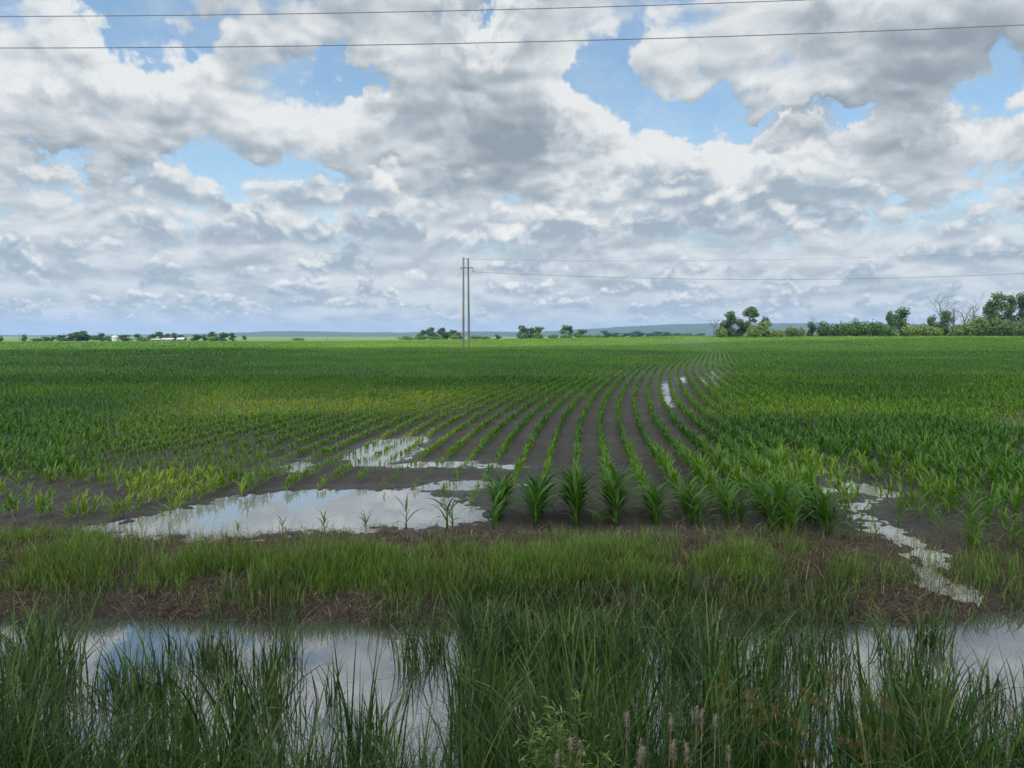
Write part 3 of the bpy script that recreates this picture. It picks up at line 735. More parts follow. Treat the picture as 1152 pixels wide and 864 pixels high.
def build_reeds():
    meshes = [reed_mesh(i) for i in range(12)]
    upright = [0, 2, 5, 7, 10, 1]; arching = [3, 4, 6, 8, 9, 11]
    zones = [  # u0, u1, y0, y1, count, tip rows, arching share, label, group
        (-.86, -.60, 5.0, 9.6, 44, 640, 780, .5, 'dark reed clump in the thick stand at the left edge of the ditch', 'reeds at the left edge'),
        (-.60, -.06, 4.8, 5.7, 40, 775, 864, .45, 'dark reed clump in the thick front belt below the left sheet of open water', 'reeds below the left open water'),
        (-.58, -.08, 6.0, 9.6, 50, 684, 790, .3, 'upright reed clump standing thinly in the left sheet of open water', 'reeds in the left open water'),
        (-.08, .34, 5.2, 10.3, 80, 676, 755, .65, 'arching reed clump in the dense stand in the middle of the ditch', 'reeds in the middle of the ditch'),
        (.34, .60, 5.0, 9.8, 56, 686, 790, .35, 'upright reed clump in the stand right of the middle, water glinting behind', 'reeds right of the middle'),
        (.60, .86, 4.8, 8.6, 28, 700, 830, .3, 'reed clump standing thinly in the open water at the right edge', 'reeds in the right open water')]
    for (u0, u1, y0, y1, n, r0, r1, ar, lb, gp) in zones:
        for q in range(n):
            for _try in range(12):
                y = y0 + (y1 - y0) * U() ; u = U(u0, u1)
                if fbm(np.array([u * 9]), np.array([y * .9]), 151, 2)[0] > U(.2, .62): break
            x = u * y
            z = max(float(height(np.array([x]), np.array([y]))[0]), WATER_Z - .1)
            o = link('reed_clump', meshes[(arching if U() < ar else upright)[int(U(0, 6))]])
            tag(o, lb, 'reed', gp)
            s = min(max(pix_at(576, U(r0, r1), y)[2] - z, .7), 2.1); w = .55 + .5 * s
            o.location = (x, y, z); o.rotation_euler = (rng.normal(0, .05), rng.normal(0, .05), U(0, 6.28)); o.scale = (w, w, s)
    # finer sedge filling the foot of the stands
    bag = Bag()
    n = 20000
    y = U(4.2, 7.4, n); u = U(-.9, .9, n); x = u * y
    keep = U(0, 1, n) < np.where(y < 6.0, .85, np.where((u > -.08) & (u < .36), .75, np.where(u < -.6, .6, np.where(u > .36, .28, .12))))
    keep &= fbm(x * 1.5, y * 1.5, 161, 3) > U(.25, .6, n)
    x, y, u = x[keep], y[keep], u[keep]; n = len(x); z = np.maximum(height(x, y), WATER_Z - .1)
    L = np.clip(CAM_H + (378 - np.where(u < -.08, np.where(u < -.6, U(700, 850, n), U(790, 880, n)), np.where(u < .36, U(715, 850, n), U(750, 870, n)))) / FPX * y - z, .25, 1.9) * U(.8, 1.15, n)
    bag.ribbons(np.stack([x, y, z], -1), U(0, 6.28, n), L, U(.005, .012, n), np.radians(U(0, 16, n)), np.radians(U(12, 120, n)), 7, np.clip(rng.normal(.40, .2, n), 0, 1), 2.4, U(-1.6, 1.6, n), 'blade')
    # the middle of the ditch is overgrown to the far bank
    n = 4600
    y = U(8.2, 11.2, n); u = U(-.07, .47, n); keep = (fbm(u * 14, y * 1.2, 165, 3) > U(.2, .6, n)) & (U(0, 1, n) < np.where(u > .25, .28, 1))
    y, u = y[keep], u[keep]; x = u * y; n = len(x); z = np.maximum(height(x, y), WATER_Z - .1)
    L = np.clip(CAM_H + (378 - U(676, 745, n)) / FPX * y - z, .3, 1.3)
    bag.ribbons(np.stack([x, y, z], -1), U(0, 6.28, n), L * U(.9, 1.2, n), U(.012, .024, n), np.radians(U(0, 16, n)), np.radians(U(20, 150, n)), 8, np.clip(rng.normal(.44, .24, n), 0, .96), 2.8, U(-1.6, 1.6, n), 'blade')
    # water-edge tufts on the far shore
    n = 9000
    x = U(-9, 10.5, n); y = U(9.6, 11.2, n); u = x / y
    keep = (fbm(x * .9, x * 0 + 2, 171, 3) > .42) & (height(x, y) > WATER_Z - .12) & (U(0, 1, n) < .75) & ((u < .55) | (U(0, 1, n) < .3))
    x, y = x[keep], y[keep]; n = len(x); z = height(x, y)
    bag.ribbons(np.stack([x, y, z], -1), U(0, 6.28, n), U(.2, .6, n), U(.006, .013, n), np.radians(U(2, 25, n)), np.radians(U(30, 120, n)), 6, np.clip(rng.normal(.62, .18, n), 0, 1), 1.9, U(-1, 1, n), 'blade')
    tag(bag.build('sedge', M_REED), 'fine dark sedge filling the foot of the reeds and the water edge', 'sedge', kind='stuff')
build_reeds()

# ---------------------------------------------------------------- old cattail spikes, brown sedge heads, leafy bush, dead weeds
M_FLUFF = plain_mat('cattail_fluff', (.10, .08, .06), (.26, .21, .165), 60, .95, .5)
M_DRYSTEM = plain_mat('dry_stem', (.08, .06, .035), (.17, .13, .08), 20, .85)
M_BROWNHEAD = leaf_mat('brown_seed_head', [(0, (.06, .032, .012)), (1, (.20, .115, .04))], .8, .2, .1)
M_WILLOW = leaf_mat('light_green_leaf', [(0, (.04, .08, .018)), (.5, (.09, .155, .03)), (1, (.19, .245, .05))], .5, .35, .3)
def build_small_plants():
    spots = [(705, 812, 4.6), (716, 832, 4.5), (725, 850, 4.35), (749, 812, 4.6), (764, 842, 4.4), (778, 812, 4.7), (783, 848, 4.35), (701, 857, 4.3), (640, 836, 4.3), (662, 842, 4.35),
             (617, 852, 4.3), (759, 856, 4.3), (803, 806, 4.7), (788, 818, 4.6), (828, 852, 4.4), (1131, 800, 4.8)]
    lab = {9: 'ragged', 2: 'thick', 6: 'pale'}
    for i, (px, py, d) in enumerate(spots):
        x, y, z = pix_at(px, py, d)
        zb = float(height(np.array([x]), np.array([y]))[0])
        where = ('at the foot of the leafy light green bush' if px < 680 else 'between the leafy bush and the brown sedges' if px < 820 else
                 'below the brown sedges' if px < 1000 else 'alone at the right edge of the ditch')
        o = thing('cattail', (x, y, zb), f'old {lab.get(i, "grey brown")} cattail spike {where}', 'cattail', 'old cattail spikes in the reeds')
        H = z - zb; lean = rng.normal(0, .05, 2)
        sb = TubeBag(); sb.add([(0, 0, -.1), (lean[0] * .4, lean[1] * .4, H * .5), (lean[0], lean[1], H - .02)], [.006, .005, .004], 6); sb.build('stem', M_DRYSTEM, o)
        n = 8; ln = U(.09, .15); zs = np.linspace(-.5, .5, n) * ln
        rr = np.array([.3, .8, 1, .85, 1.1, .95, .75, .25]) * .0088 * U(.6, 1.45, n) * (1.25 if i in (2, 6) else 1)
        hb = TubeBag(); hb.add(np.stack([lean[0] + rng.normal(0, .003, n), lean[1] + rng.normal(0, .003, n), H + zs], -1), rr, 6)
        fz = Bag(); m = 90
        a = U(0, 6.28, m); zz = H + U(-.45, .45, m) * ln
        fz.ribbons(np.stack([lean[0] + .010 * np.cos(a), lean[1] + .010 * np.sin(a), zz], -1), a, U(.010, .022, m), .005, np.radians(U(40, 110, m)), np.radians(U(60, 140, m)), 1, .5)
        hb.raw(np.concatenate(fz.v), np.concatenate(fz.f)); hb.build('seed_head', M_FLUFF, o)
    # brown drooping sedge panicles
    heads = [(838, 790), (852, 800), (866, 806), (846, 818), (884, 792), (905, 786), (920, 795), (932, 770), (962, 792), (990, 800), (1028, 806), (893, 826), (912, 838), (945, 842), (958, 850),
             (975, 835), (985, 862), (1000, 846), (1040, 842), (905, 856), (870, 842), (812, 776), (815, 800), (1062, 790)]
    for i, (px, py) in enumerate(heads):
        d = U(4.5, 5.1); x, y, z = pix_at(px, py, d); zb = max(float(height(np.array([x]), np.array([y]))[0]), WATER_Z - .1)
        where = 'left end' if px < 860 else 'middle' if px < 960 else 'right end'
        o = thing('sedge_flower', (x, y, zb), f'brown drooping sedge flower head at the {where} of the brown patch', 'sedge flower', f'brown sedge flower heads, {where}')
        H = z - zb
        sb = TubeBag(); sb.add([(0, 0, -.1), (.01, 0, H * .6), (.02, .01, H)], [.004, .003, .002], 4); sb.build('stem', M_REED, o, .55)
        hb = Bag(); k = 7
        for q in range(k):
            a = U(0, 6.28); L = U(.04, .12); th = U(.2, 1.5)
            tip = np.array([.02 + L * math.sin(th) * math.cos(a), .01 + L * math.sin(th) * math.sin(a), H + L * math.cos(th)])
            hb.ribbons(np.array([[.02, .01, H]]), a, L, .002, th, th, 1, .6, prof='blade')
            m = 26
            hb.ribbons(tip + rng.normal(0, .011, (m, 3)), U(0, 6.28, m), U(.010, .022, m), U(.003, .006, m), U(0, 3, m), U(0, 3, m), 1, U(.2, 1, m))
        hb.build('flower_head', M_BROWNHEAD, o)
    # leafy bush in the front
    x, y, z = pix_at(640, 864, 4.6); zb = float(height(np.array([x]), np.array([y]))[0])
    o = thing('bush', (x, y, zb), 'light green leafy bush with narrow pointed leaves at the bottom centre of the reeds', 'bush')
    sb = TubeBag(); lb = Bag(); HB = pix_at(640, 785, 4.6)[2] - zb
    for q in range(80):
        a = U(0, 6.28); spread = U(.05, .55); top = (1.0 - .38 * (spread / .55) ** 2) * U(.72, 1.0) * HB + (.06 if q < 3 else 0)
        e = np.array([math.cos(a) * spread, math.sin(a) * spread * .6, top])
        pts = np.array([[e[0] * .25, e[1] * .25, 0], [e[0] * .5, e[1] * .5, e[2] * .5], e]); pts[1] += rng.normal(0, .03, 3)
        sb.add(pts, [.006, .004, .002], 4)
        m = 36; f = U(.3, 1.0, m) ** .6
        P = np.where(f[:, None] < .5, pts[0] + (pts[1] - pts[0]) * (f[:, None] * 2), pts[1] + (pts[2] - pts[1]) * (f[:, None] * 2 - 1))
        lb.ribbons(P, U(0, 6.28, m), U(.05, .11, m), U(.009, .019, m), np.radians(U(25, 75, m)), np.radians(U(70, 130, m)), 3, np.clip(rng.normal(.45, .18, m) + .5 * (f > .9) * (U(0, 1, m) < .5), 0, 1), 1.2, U(-1, 1, m))
    sb.build('stem', M_WILLOW, o, .3); lb.build('foliage', M_WILLOW, o)
    # dead weed stalks at the left field edge
    for i, (px, py, ht, label) in enumerate([(57, 541, .75, 'bare forked dead weed stalk in the corn at the left, left one of the two'), (77, 536, .62, 'bare dead weed stalk in the corn at the left, right one of the two'),
                                             (20, 598, .45, 'grey dead weed stalk leaning at the muddy left corner of the field')]):
        x, y = pix_ground(px, py); zb = float(height(np.array([x]), np.array([y]))[0])
        o = thing('dead_weed', (x, y, zb), label, 'dead weed'); sb = TubeBag()
        for q in range(5):
            a = U(-1, 1); L = ht * U(.5, 1)
            sb.add([(0, 0, -.05), (a * .2 * L, rng.normal(0, .05), L * .5), (a * .55 * L + rng.normal(0, .04), rng.normal(0, .1), L)], [.012, .009, .005], 4)
        sb.build('stalk', M_DEADWOOD, o)
build_small_plants()
# ---------------------------------------------------------------- trees
def hz(x, y): return float(height(np.array([float(x)]), np.array([float(y)]), False)[0])
def blob_leaves(bag, clumps, n, size, t0, dark=.0):
    """leaf sprays through the outer volume of ellipsoid clumps"""
    w = np.array([c[3] * c[4] * c[5] for c in clumps]) ** .67; w /= w.sum()
    cnt = rng.multinomial(n, w)
    for (cx, cy_, cz, rx, ry, rz), k in zip(clumps, cnt):
        d = rng.normal(0, 1, (k, 3)); d /= np.linalg.norm(d, axis=1)[:, None] + 1e-9
        r = U(.4, 1.3, k) ** .6
        P = np.array([cx, cy_, cz]) + d * np.array([rx, ry, rz]) * r[:, None]
        nrm = d + rng.normal(0, .55, (k, 3)); nrm /= np.linalg.norm(nrm, axis=1)[:, None] + 1e-9
        t = np.cross(nrm, rng.normal(0, 1, (k, 3))); t /= np.linalg.norm(t, axis=1)[:, None] + 1e-9; b = np.cross(nrm, t)
        s = size * U(.5, 1.25, k)[:, None]
        V = np.stack([P - t * s * .6, P + b * s * .35 + nrm * s * .1, P + t * s * .6, P - b * s * .35 - nrm * s * .1], 1)
        F = np.arange(k * 4).reshape(-1, 4)
        tt = np.clip(t0 + rng.normal(0, .13, k) + rng.normal(0, .09), 0, 1)
        bag.add(V, F, np.repeat(tt, 4))
def limb(sb, p, d, L, r, depth, twig=.35):
    pts = [np.array(p)]; dd = np.array(d, float)
    for i in range(3):
        dd = dd + rng.normal(0, .16, 3); dd /= np.linalg.norm(dd); pts.append(pts[-1] + dd * L / 3)
    sb.add(pts, np.linspace(r, r * .45, 4), 4)
    if depth > 0:
        for q in range(3):
            nd = dd + rng.normal(0, .55, 3); nd[2] = abs(nd[2]) * .7 + .25; nd /= np.linalg.norm(nd)
            limb(sb, pts[1 + q % 3], nd, L * U(.45, .7), r * .5, depth - 1)
def tree(kind, px, top, w, d, label, name='tree', cat='tree', tint=.38, sink=0.0, group=None, dens=1.0):
    """a tree whose middle is at photo column px, top at row top, crown w pixels wide, standing d metres away"""
    x = (px - 576) / FPX * d; m = d / FPX; w = w * (1.25 if kind == 'shrub' else 1.0)
    zb = hz(x, d) - sink; zt = CAM_H + (378 - top) * m; H = max(zt - zb, .8); W = w * m
    o = thing(name, (x, d, zb), label, cat, group, U(0, 6.28) if kind != 'bare' else 0)
    sb = TubeBag(); bag = Bag(); D = W * .8
    size = max(.36, min(.8, W * .095)) * (d / 345) ** .4
    if kind == 'bare':
        tr = [(0, 0, -.3), (rng.normal(0, .03) * H, 0, H * .35), (rng.normal(0, .05) * H, 0, H * .62)]
        sb.add(tr, [.022 * H, .017 * H, .011 * H], 6)
        for q in range(7):
            a = U(0, 6.28); f = U(.25, .62)
            limb(sb, (0, 0, H * f), (math.cos(a) * W / H, math.sin(a) * .6, U(.6, 1.3)), H * U(.3, .5), .010 * H, 2)
        sb.build('trunk', M_DEADWOOD, o); return o
    lean = rng.normal(0, .03, 2) * H
    th = H * (.55 if kind in ('tall', 'feathery') else .4)
    sb.add([(0, 0, -.4), (lean[0] * .4, lean[1] * .4, th * .5), (lean[0], lean[1], th)], [max(.05 * W, .022 * H), .02 * H, .012 * H], 6)
    cl = []
    if kind == 'shrub':
        for q in range(7):
            a = q / 7 * 6.28 + U(0, .8); r = U(.25, .6)
            hh = H * U(.35, .6)
            cl.append((math.cos(a) * W * .5 * r, math.sin(a) * D * .5 * r, hh * .95, W * U(.18, .3), D * .25, hh * U(.7, 1.0)))
        cl.append((0, 0, H * .5, W * .28, D * .28, H * .5))
    elif kind == 'feathery':
        for q in range(22):
            a = U(0, 6.28); f = U(.22, .95); r = W * .40 * math.sin(math.pi * min(1, .25 + f * .65)) * U(.5, 1.05)
            cl.append((math.cos(a) * r, math.sin(a) * r, H * f, W * U(.12, .18), W * .15, H * U(.06, .1)))
            limb(sb, (lean[0] * .6, lean[1] * .6, H * f * .62), (math.cos(a) * r, math.sin(a) * r, H * f * .4), math.hypot(r, H * f * .38), .009 * H, 0)
    elif kind == 'tall':
        for q in range(16):
            f = .10 + .84 * q / 15; a = U(0, 6.28); r = W * .32 * math.sin(math.pi * (.30 + .58 * (q / 15))) * U(.5, 1.1)
            cl.append((math.cos(a) * r, math.sin(a) * r, H * f, W * U(.20, .33), W * U(.2, .33), H * U(.07, .13)))
            limb(sb, (lean[0] * .6, lean[1] * .6, H * f * .6), (math.cos(a) * r, math.sin(a) * r, H * f * .4), math.hypot(r, H * f * .36), .008 * H, 0)
    else:
        for q in range(17):
            f = .10 + .76 * ((q * .618) % 1); a = q * 2.4 + U(0, .8); r = W * .36 * math.sin(math.pi * (.22 + .6 * f)) * U(.4, 1.1)
            cl.append((math.cos(a) * r, math.sin(a) * r, H * f, W * U(.20, .33), D * U(.20, .33), H * U(.11, .2)))
            limb(sb, (lean[0] * .6, lean[1] * .6, H * f * .5), (math.cos(a) * r, math.sin(a) * r, H * f * .5), math.hypot(r, H * f * .45), .008 * H, 0)
        cl.append((0, 0, H * .86, W * .2, D * .2, H * .13)); cl.append((0, 0, H * .45, W * .3, D * .3, H * .3))
    n = int(min(3600, 260 + 9.0 * W * H / size ** 2) * dens * (.9 if kind == 'feathery' else 1))
    blob_leaves(bag, cl, n, size, tint)
    sb.build('trunk', M_BARK, o); bag.build('crown', M_TREE, o)
    return o
def build_trees():
    d = 345
    T = tree
    g = 'trees and shrubs of the hedgerow on the right'
    T('bare', 803, 357, 11, d, 'thin bare dead tree at the left end of the right hedgerow', 'bare_tree', 'tree', group=g)
    T('round', 811, 362, 14, d + 3, 'small dark tree at the left foot of the tall dark tree, left end of hedgerow', tint=.25, group=g)
    T('tall', 820, 351, 18, d, 'tall dark green tree standing beside the feathery pale one', tint=.26, group=g)
    T('round', 833, 358, 16, d + 2, 'dark tree squeezed between the tall dark tree and the feathery pale one', tint=.22, group=g)
    T('feathery', 843, 345, 22, d + 6, 'pale feathery tree with open crown rising above the round yellowish bush', tint=.66, group=g, dens=1.3)
    T('round', 859, 356, 15, d + 9, 'dark pointed tree behind the round yellowish bush', tint=.25, group=g)
    T('shrub', 812, 368, 13, d - 5, 'light green shrub at the foot of the small dark tree near the hedgerow left end', 'shrub', 'shrub', .75, group=g)
    T('shrub', 848, 367, 16, d - 6, 'yellow green shrub left of the round yellowish bush', 'shrub', 'shrub', .8, group=g)
    T('round', 860, 361, 22, d - 5, 'round yellowish bush below the dark pointed tree', 'bush', 'bush', .82, group=g)
    for px, top, w, t, lb in [(876, 371, 16, .85, 'low yellow green shrub right of the round yellowish bush'), (889, 367, 14, .7, 'low shrub with pale tips between the round bush and the snag'),
                              (899, 369, 14, .75, 'low light shrub just left of the dark shrub with bare snag')]:
        T('shrub', px, top, w, d - 3, lb, 'shrub', 'shrub', t, group=g)
    T('round', 912, 362, 11, d, 'small dark shrub beside the bare snag', 'shrub', 'shrub', .2, group=g)
    T('bare', 914, 356, 9, d + 1, 'bare forked snag rising out of the small dark shrub', 'bare_tree', 'tree', group=g)
    hedge = [(926, 362, 18, .35), (938, 364, 15, .42), (951, 364, 17, .5), (961, 358, 15, .45), (969, 362, 15, .5), (981, 361, 16, .52), (990, 363, 13, .45), (1000, 366, 18, .6)]
    HL = ['dark green hedge shrub right of the bare snag', 'second hedge shrub right of the bare snag, slightly lower', 'mid green hedge shrub left of the tallest hedge shrub', 'tallest hedge shrub with tufted top, midway along the hedge',
          'hedge shrub just right of the tallest hedge shrub', 'pointed hedge shrub two places right of the tallest one', 'narrow hedge shrub near the lone round tree', 'low light shrub directly left of the lone round tree']
    for (px, top, w, t), lb in zip(hedge, HL): T('shrub', px, top, w, d + U(-3, 3), lb, 'shrub', 'shrub', t, group=g)
    T('round', 1001, 349, 12, d + 4, 'narrow left dark tree leaning against the lone round tree', tint=.28, group=g)
    T('round', 1013, 345, 22, d + 3, 'lone round dark tree standing above the low light shrubs', tint=.26, group=g)
    for px, top, w, t, lb in [(1022, 366, 20, .85, 'low yellow green shrub right of the lone round tree'), (1036, 364, 18, .85, 'low yellow green shrub left of the dark upright post'), (1051, 368, 16, .8, 'low light shrub right of the dark upright post')]:
        T('shrub', px, top, w, d - 2, lb, 'shrub', 'shrub', t, group=g)
    T('round', 1049, 354, 14, d + 3, 'dark bushy tree right of the upright post', tint=.25, group=g)
    T('tall', 1061, 350, 17, d + 2, 'dark green tree with dead branch tips left of the bare trees', tint=.33, group=g)
    T('bare', 1056, 337, 16, d + 5, 'bare dead tree whose branches rise above the dark bushy tree', 'bare_tree', 'tree', group=g)
    T('bare', 1072, 344, 20, d + 1, 'bare dead tree with crooked branches, left one of the close pair', 'bare_tree', 'tree', group=g)
    T('bare', 1083, 341, 16, d + 2, 'bare dead tree with crooked branches, right one of the close pair', 'bare_tree', 'tree', group=g)
    T('bare', 1093, 343, 8, d + 4, 'slim bare dead trunk between the bare pair and the tall leafy trees', 'bare_tree', 'tree', group=g)
    for px, top, w, t, lb in [(1073, 366, 18, .6, 'shrub at the foot of the bare pair'), (1088, 362, 20, .72, 'light green shrub between the bare pair and the tall trees'), (1101, 356, 22, .6, 'broad light green shrub left of the tall leafy trees'),
                              (1118, 358, 20, .45, 'shrub below the tallest leafy tree'), (1133, 360, 18, .55, 'shrub below the middle one of the tall leafy trees'), (1150, 359, 20, .48, 'shrub below the tall tree at the right edge')]:
        T('shrub', px, top, w, d - 3, lb, 'shrub', 'shrub', t, group=g)
    T('tall', 1119, 330, 24, d + 2, 'tallest leafy tree, left one of the tall group at the right edge', tint=.33, group=g)
    T('tall', 1111, 340, 16, d + 4, 'leafy tree stepping down on the left of the tallest tree', tint=.35, group=g)
    T('tall', 1134, 333, 15, d + 3, 'slender leafy tree in the middle of the tall group at the right', tint=.33, group=g)
    T('tall', 1149, 331, 20, d + 3, 'tall dark tree standing at the right edge of the picture', tint=.24, group=g)
    T('tall', 1168, 332, 22, d + 3, 'tall dark tree just past the right edge', tint=.24, group=g)
    # dark post
    x = (1043 - 576) / FPX * (d - 4); zb = hz(x, d - 4)
    o = thing('wooden_post', (x, d - 4, zb), 'dark upright wooden post standing among low shrubs right of the lone round tree', 'post')
    sb = TubeBag(); sb.add([(0, 0, -.3), (-.1, 0, 3), (-.22, 0, 5.4)], [.38, .36, .33], 6); sb.build('post', M_BARK, o)
    # far trees in the middle, behind the pole
    d = 560; g = 'far trees behind the double pole'
    for px, top, w, t, k, lb in [(475, 371, 10, .2, 'round', 'leftmost tree of the dark far clump left of the double pole'), (486, 368, 13, .16, 'round', 'tallest tree of the dark far clump left of the double pole'),
                                 (499, 368, 12, .16, 'round', 'spreading tree in the dark far clump left of the double pole'), (508, 371, 11, .18, 'round', 'thin tree of the far clump nearest the double pole'),
                                 (516, 374, 8, .2, 'round', 'smallest far tree touching the double pole'), (560, 376, 6, .25, 'round', 'tiny lone far tree right of the double pole'),
                                 (588, 366, 11, .3, 'round', 'left one of two far trees midway between pole and hedgerow'), (597, 369, 9, .28, 'tall', 'narrow far tree squeezed between two rounder ones'),
                                 (604, 367, 12, .3, 'round', 'right one of two far trees midway between pole and hedgerow'), (637, 366, 15, .5, 'feathery', 'open feathery far tree right of the pair'),
                                 (652, 370, 14, .45, 'round', 'low spreading far tree right of the feathery one')]:
        T(k, px, top, w * 1.25, d, lb, tint=t + .04, group=g)
    for px, top, w, t, lb in [(458, 378.6, 16, .6, 'low far hedge piece left of the dark clump'), (474, 378.2, 18, .55, 'low far hedge piece under the left of the dark clump'), (492, 378.2, 20, .55, 'low far hedge piece under the dark clump'),
                              (512, 377, 14, .62, 'light far bush just left of the double pole'), (534, 377.8, 14, .62, 'light far bush just right of the double pole'), (546, 378.4, 12, .6, 'low far bush right of the double pole'),
                              (589, 374, 9, .62, 'round light bush under the left far tree'), (604, 374.6, 12, .7, 'round light bush under the right far tree'), (622, 376.6, 14, .6, 'low far bush left of the feathery tree'),
                              (637, 376.5, 14, .6, 'low far bush under the feathery tree'), (660, 377, 16, .6, 'low far bush right of the spreading tree'), (673, 376.5, 10, .75, 'pale far bush at the middle of the far edge')]:
        T('shrub', px, top, w, d - 12, lb, 'bush', 'bush', t, group='low bushes along the far field edge')
    d = 1150; g = 'dark tree belt below the hills'
    for i, (px, top, w) in enumerate([(682, 371.5, 10), (692, 374, 10), (702, 374.5, 10), (711, 373.5, 11), (718, 372, 9), (729, 374.5, 10), (738, 372.5, 12), (748, 373, 9), (760, 374.5, 12), (775, 375, 12), (788, 374.5, 10)]):
        T('round', px, top, w * 1.5, d + U(-20, 20), ['tree of the dark belt below the hills in the middle distance'][0], tint=.15, group=g)
    # far left tree line with farm
    d = 505; g = 'far trees on the left skyline'
    left = [(0, 379, 6, .3, 'shrub', 'small far bush at the left edge of the skyline'), (28, 377, 5, .4, 'tall', 'pointed small conifer-like tree under the left far poles'), (42, 381, 10, .45, 'shrub', 'low far bush right of the pointed tree'),
            (54, 379, 8, .3, 'round', 'rounded far bush left of the big far clump'), (60, 378.5, 4, .3, 'round', 'narrow far tree left of the big far clump'), (69, 377, 10, .28, 'round', 'first tree of the big far clump from the left'),
            (82, 375.5, 10, .22, 'round', 'second tree of the big far clump from the left'), (90, 373.5, 11, .2, 'round', 'third tree of the big far clump, near its top'), (97, 372.5, 10, .2, 'round', 'tallest tree of the big far clump at its right end'),
            (109, 378, 8, .45, 'feathery', 'faint open tree right of the big far clump'), (115, 375, 6, .3, 'tall', 'slim far tree left of the white silo'), (123, 378.5, 8, .35, 'round', 'round far bush touching the white silo'),
            (140, 377, 12, .28, 'round', 'round far tree right of the white silo'), (156, 376, 7, .35, 'feathery', 'thin far tree left of the barns'), (163, 380, 14, .5, 'shrub', 'low far bush in front of the thin tree'),
            (172, 376, 9, .28, 'round', 'far tree behind the left barn'), (182, 373.5, 9, .22, 'round', 'tallest far tree behind the long barn'), (189, 375.5, 7, .25, 'round', 'far tree above the right end of the long barn'),
            (196, 375, 6, .24, 'tall', 'narrow far tree between the two barns'), (205, 377, 7, .3, 'round', 'far tree behind the small barn'), (222, 376.5, 10, .25, 'round', 'far tree right of the small barn'),
            (231, 377, 7, .3, 'round', 'small far tree between two rounder ones'), (239, 373.5, 8, .3, 'tall', 'tall far tree above a yellowish bush'), (240, 379, 9, .75, 'shrub', 'yellowish far bush below the tall far tree'),
            (251, 374.5, 11, .28, 'round', 'broad far tree left of the last far tree'), (262, 375, 6, .25, 'tall', 'last far tree at the right end of the farm trees'), (275, 378, 5, .35, 'feathery', 'small faint tree beyond the farm trees'),
            (337, 381, 10, .55, 'shrub', 'lone low far bush in the gap below the hills')]
    for px, top, w, t, k, lb in left: T(k, px, top - .4, w * 1.4, d + U(-8, 8), lb, 'bush' if k == 'shrub' else 'tree', 'bush' if k == 'shrub' else 'tree', t, group=g)
build_trees()

# ---------------------------------------------------------------- farm, poles, wires
def box_vf(x0, x1, y0, y1, z0, z1):
    v = [(x0, y0, z0), (x1, y0, z0), (x1, y1, z0), (x0, y1, z0), (x0, y0, z1), (x1, y0, z1), (x1, y1, z1), (x0, y1, z1)]
    return np.array(v, float), np.array([(0, 3, 2, 1), (4, 5, 6, 7), (0, 1, 5, 4), (1, 2, 6, 5), (2, 3, 7, 6), (3, 0, 4, 7)])
M_WHITE = plain_mat('white_painted_metal', (.27, .28, .29), (.34, .35, .36), 2.0, .6)
M_BARNWALL = plain_mat('grey_barn_wall', (.32, .31, .30), (.45, .44, .42), 1.0, .8)
def barn(px, d, w, hwall, hroof, depth, label):
    x = (px - 576) / FPX * d; zb = hz(x, d)
    o = thing('barn', (x, d, zb), label, 'barn', 'white roofed farm buildings on the left skyline')
    v, f = box_vf(-w / 2, w / 2, -depth / 2, depth / 2, -.2, hwall); mesh_np('wall', v, f, M_BARNWALL, o, smooth=False)
    e = .4
    v = np.array([(-w / 2 - e, -depth / 2 - e, hwall + .01), (w / 2 + e, -depth / 2 - e, hwall + .01), (w / 2 + e, 0, hwall + hroof), (-w / 2 - e, 0, hwall + hroof), (w / 2 + e, depth / 2 + e, hwall + .01), (-w / 2 - e, depth / 2 + e, hwall + .01)])
    f = np.array([(0, 1, 2, 3), (3, 2, 4, 5), (0, 5, 4, 1)])
    mesh_np('roof', v, f, M_WHITE, o, smooth=False)
    for k in (-.25, .2):
        v, f = box_vf(w * k - 1, w * k + 1, -depth / 2 - .06, -depth / 2 + .02, 0, hwall * .75); mesh_np('door', v, f, M_STEEL, o, smooth=False)
barn(190.5, 497, 7.2, .9, 1.1, 7, 'long low white roofed barn below the tallest far farm tree')
barn(205, 494, 4.1, .8, 1.5, 6, 'small white roofed barn right of the long one')
barn(177, 499, 5.5, .9, .6, 6, 'low pale shed left of the long white roofed barn')
def silo():
    d = 500; x = (130.5 - 576) / FPX * d; zb = hz(x, d)
    o = thing('silo', (x, d, zb), 'white round grain silo with domed top between far trees on the left', 'silo')
    a = np.linspace(0, 1, 6)
    sb = TubeBag(); sb.add([(0, 0, -.2), (0, 0, 2.2)], [2.1, 2.1], 16); sb.build('wall', M_BARNWALL, o)
    sb = TubeBag(); sb.add(np.stack([a * 0, a * 0, 2.2 + 1.7 * np.sin(a * 1.5)], -1), 2.2 * np.cos(a * 1.5), 16); sb.build('roof', M_WHITE, o)
silo()
def far_pole(px, top, d, label):
    x = (px - 576) / FPX * d; zb = hz(x, d); H = CAM_H + (378 - top) * d / FPX - zb
    o = thing('utility_pole', (x, d, zb), label, 'utility pole', 'small far utility poles')
    sb = TubeBag(); sb.add([(0, 0, -.3), (0, 0, H)], [.22, .17], 6); sb.build('pole', M_POLEWOOD, o)
    sb = TubeBag(); sb.add([(-1.1, 0, H - .6), (1.1, 0, H - .6)], [.12, .12], 6); sb.build('crossarm', M_POLEWOOD, o)
far_pole(22.5, 374.5, 610, 'leftmost tiny utility pole on the far skyline')
far_pole(30, 374.5, 615, 'tiny utility pole above the pointed small far tree')
far_pole(73, 374.2, 620, 'tiny utility pole beside the big far tree clump')
far_pole(369, 375.5, 640, 'tiny lone utility pole in front of the left hills')

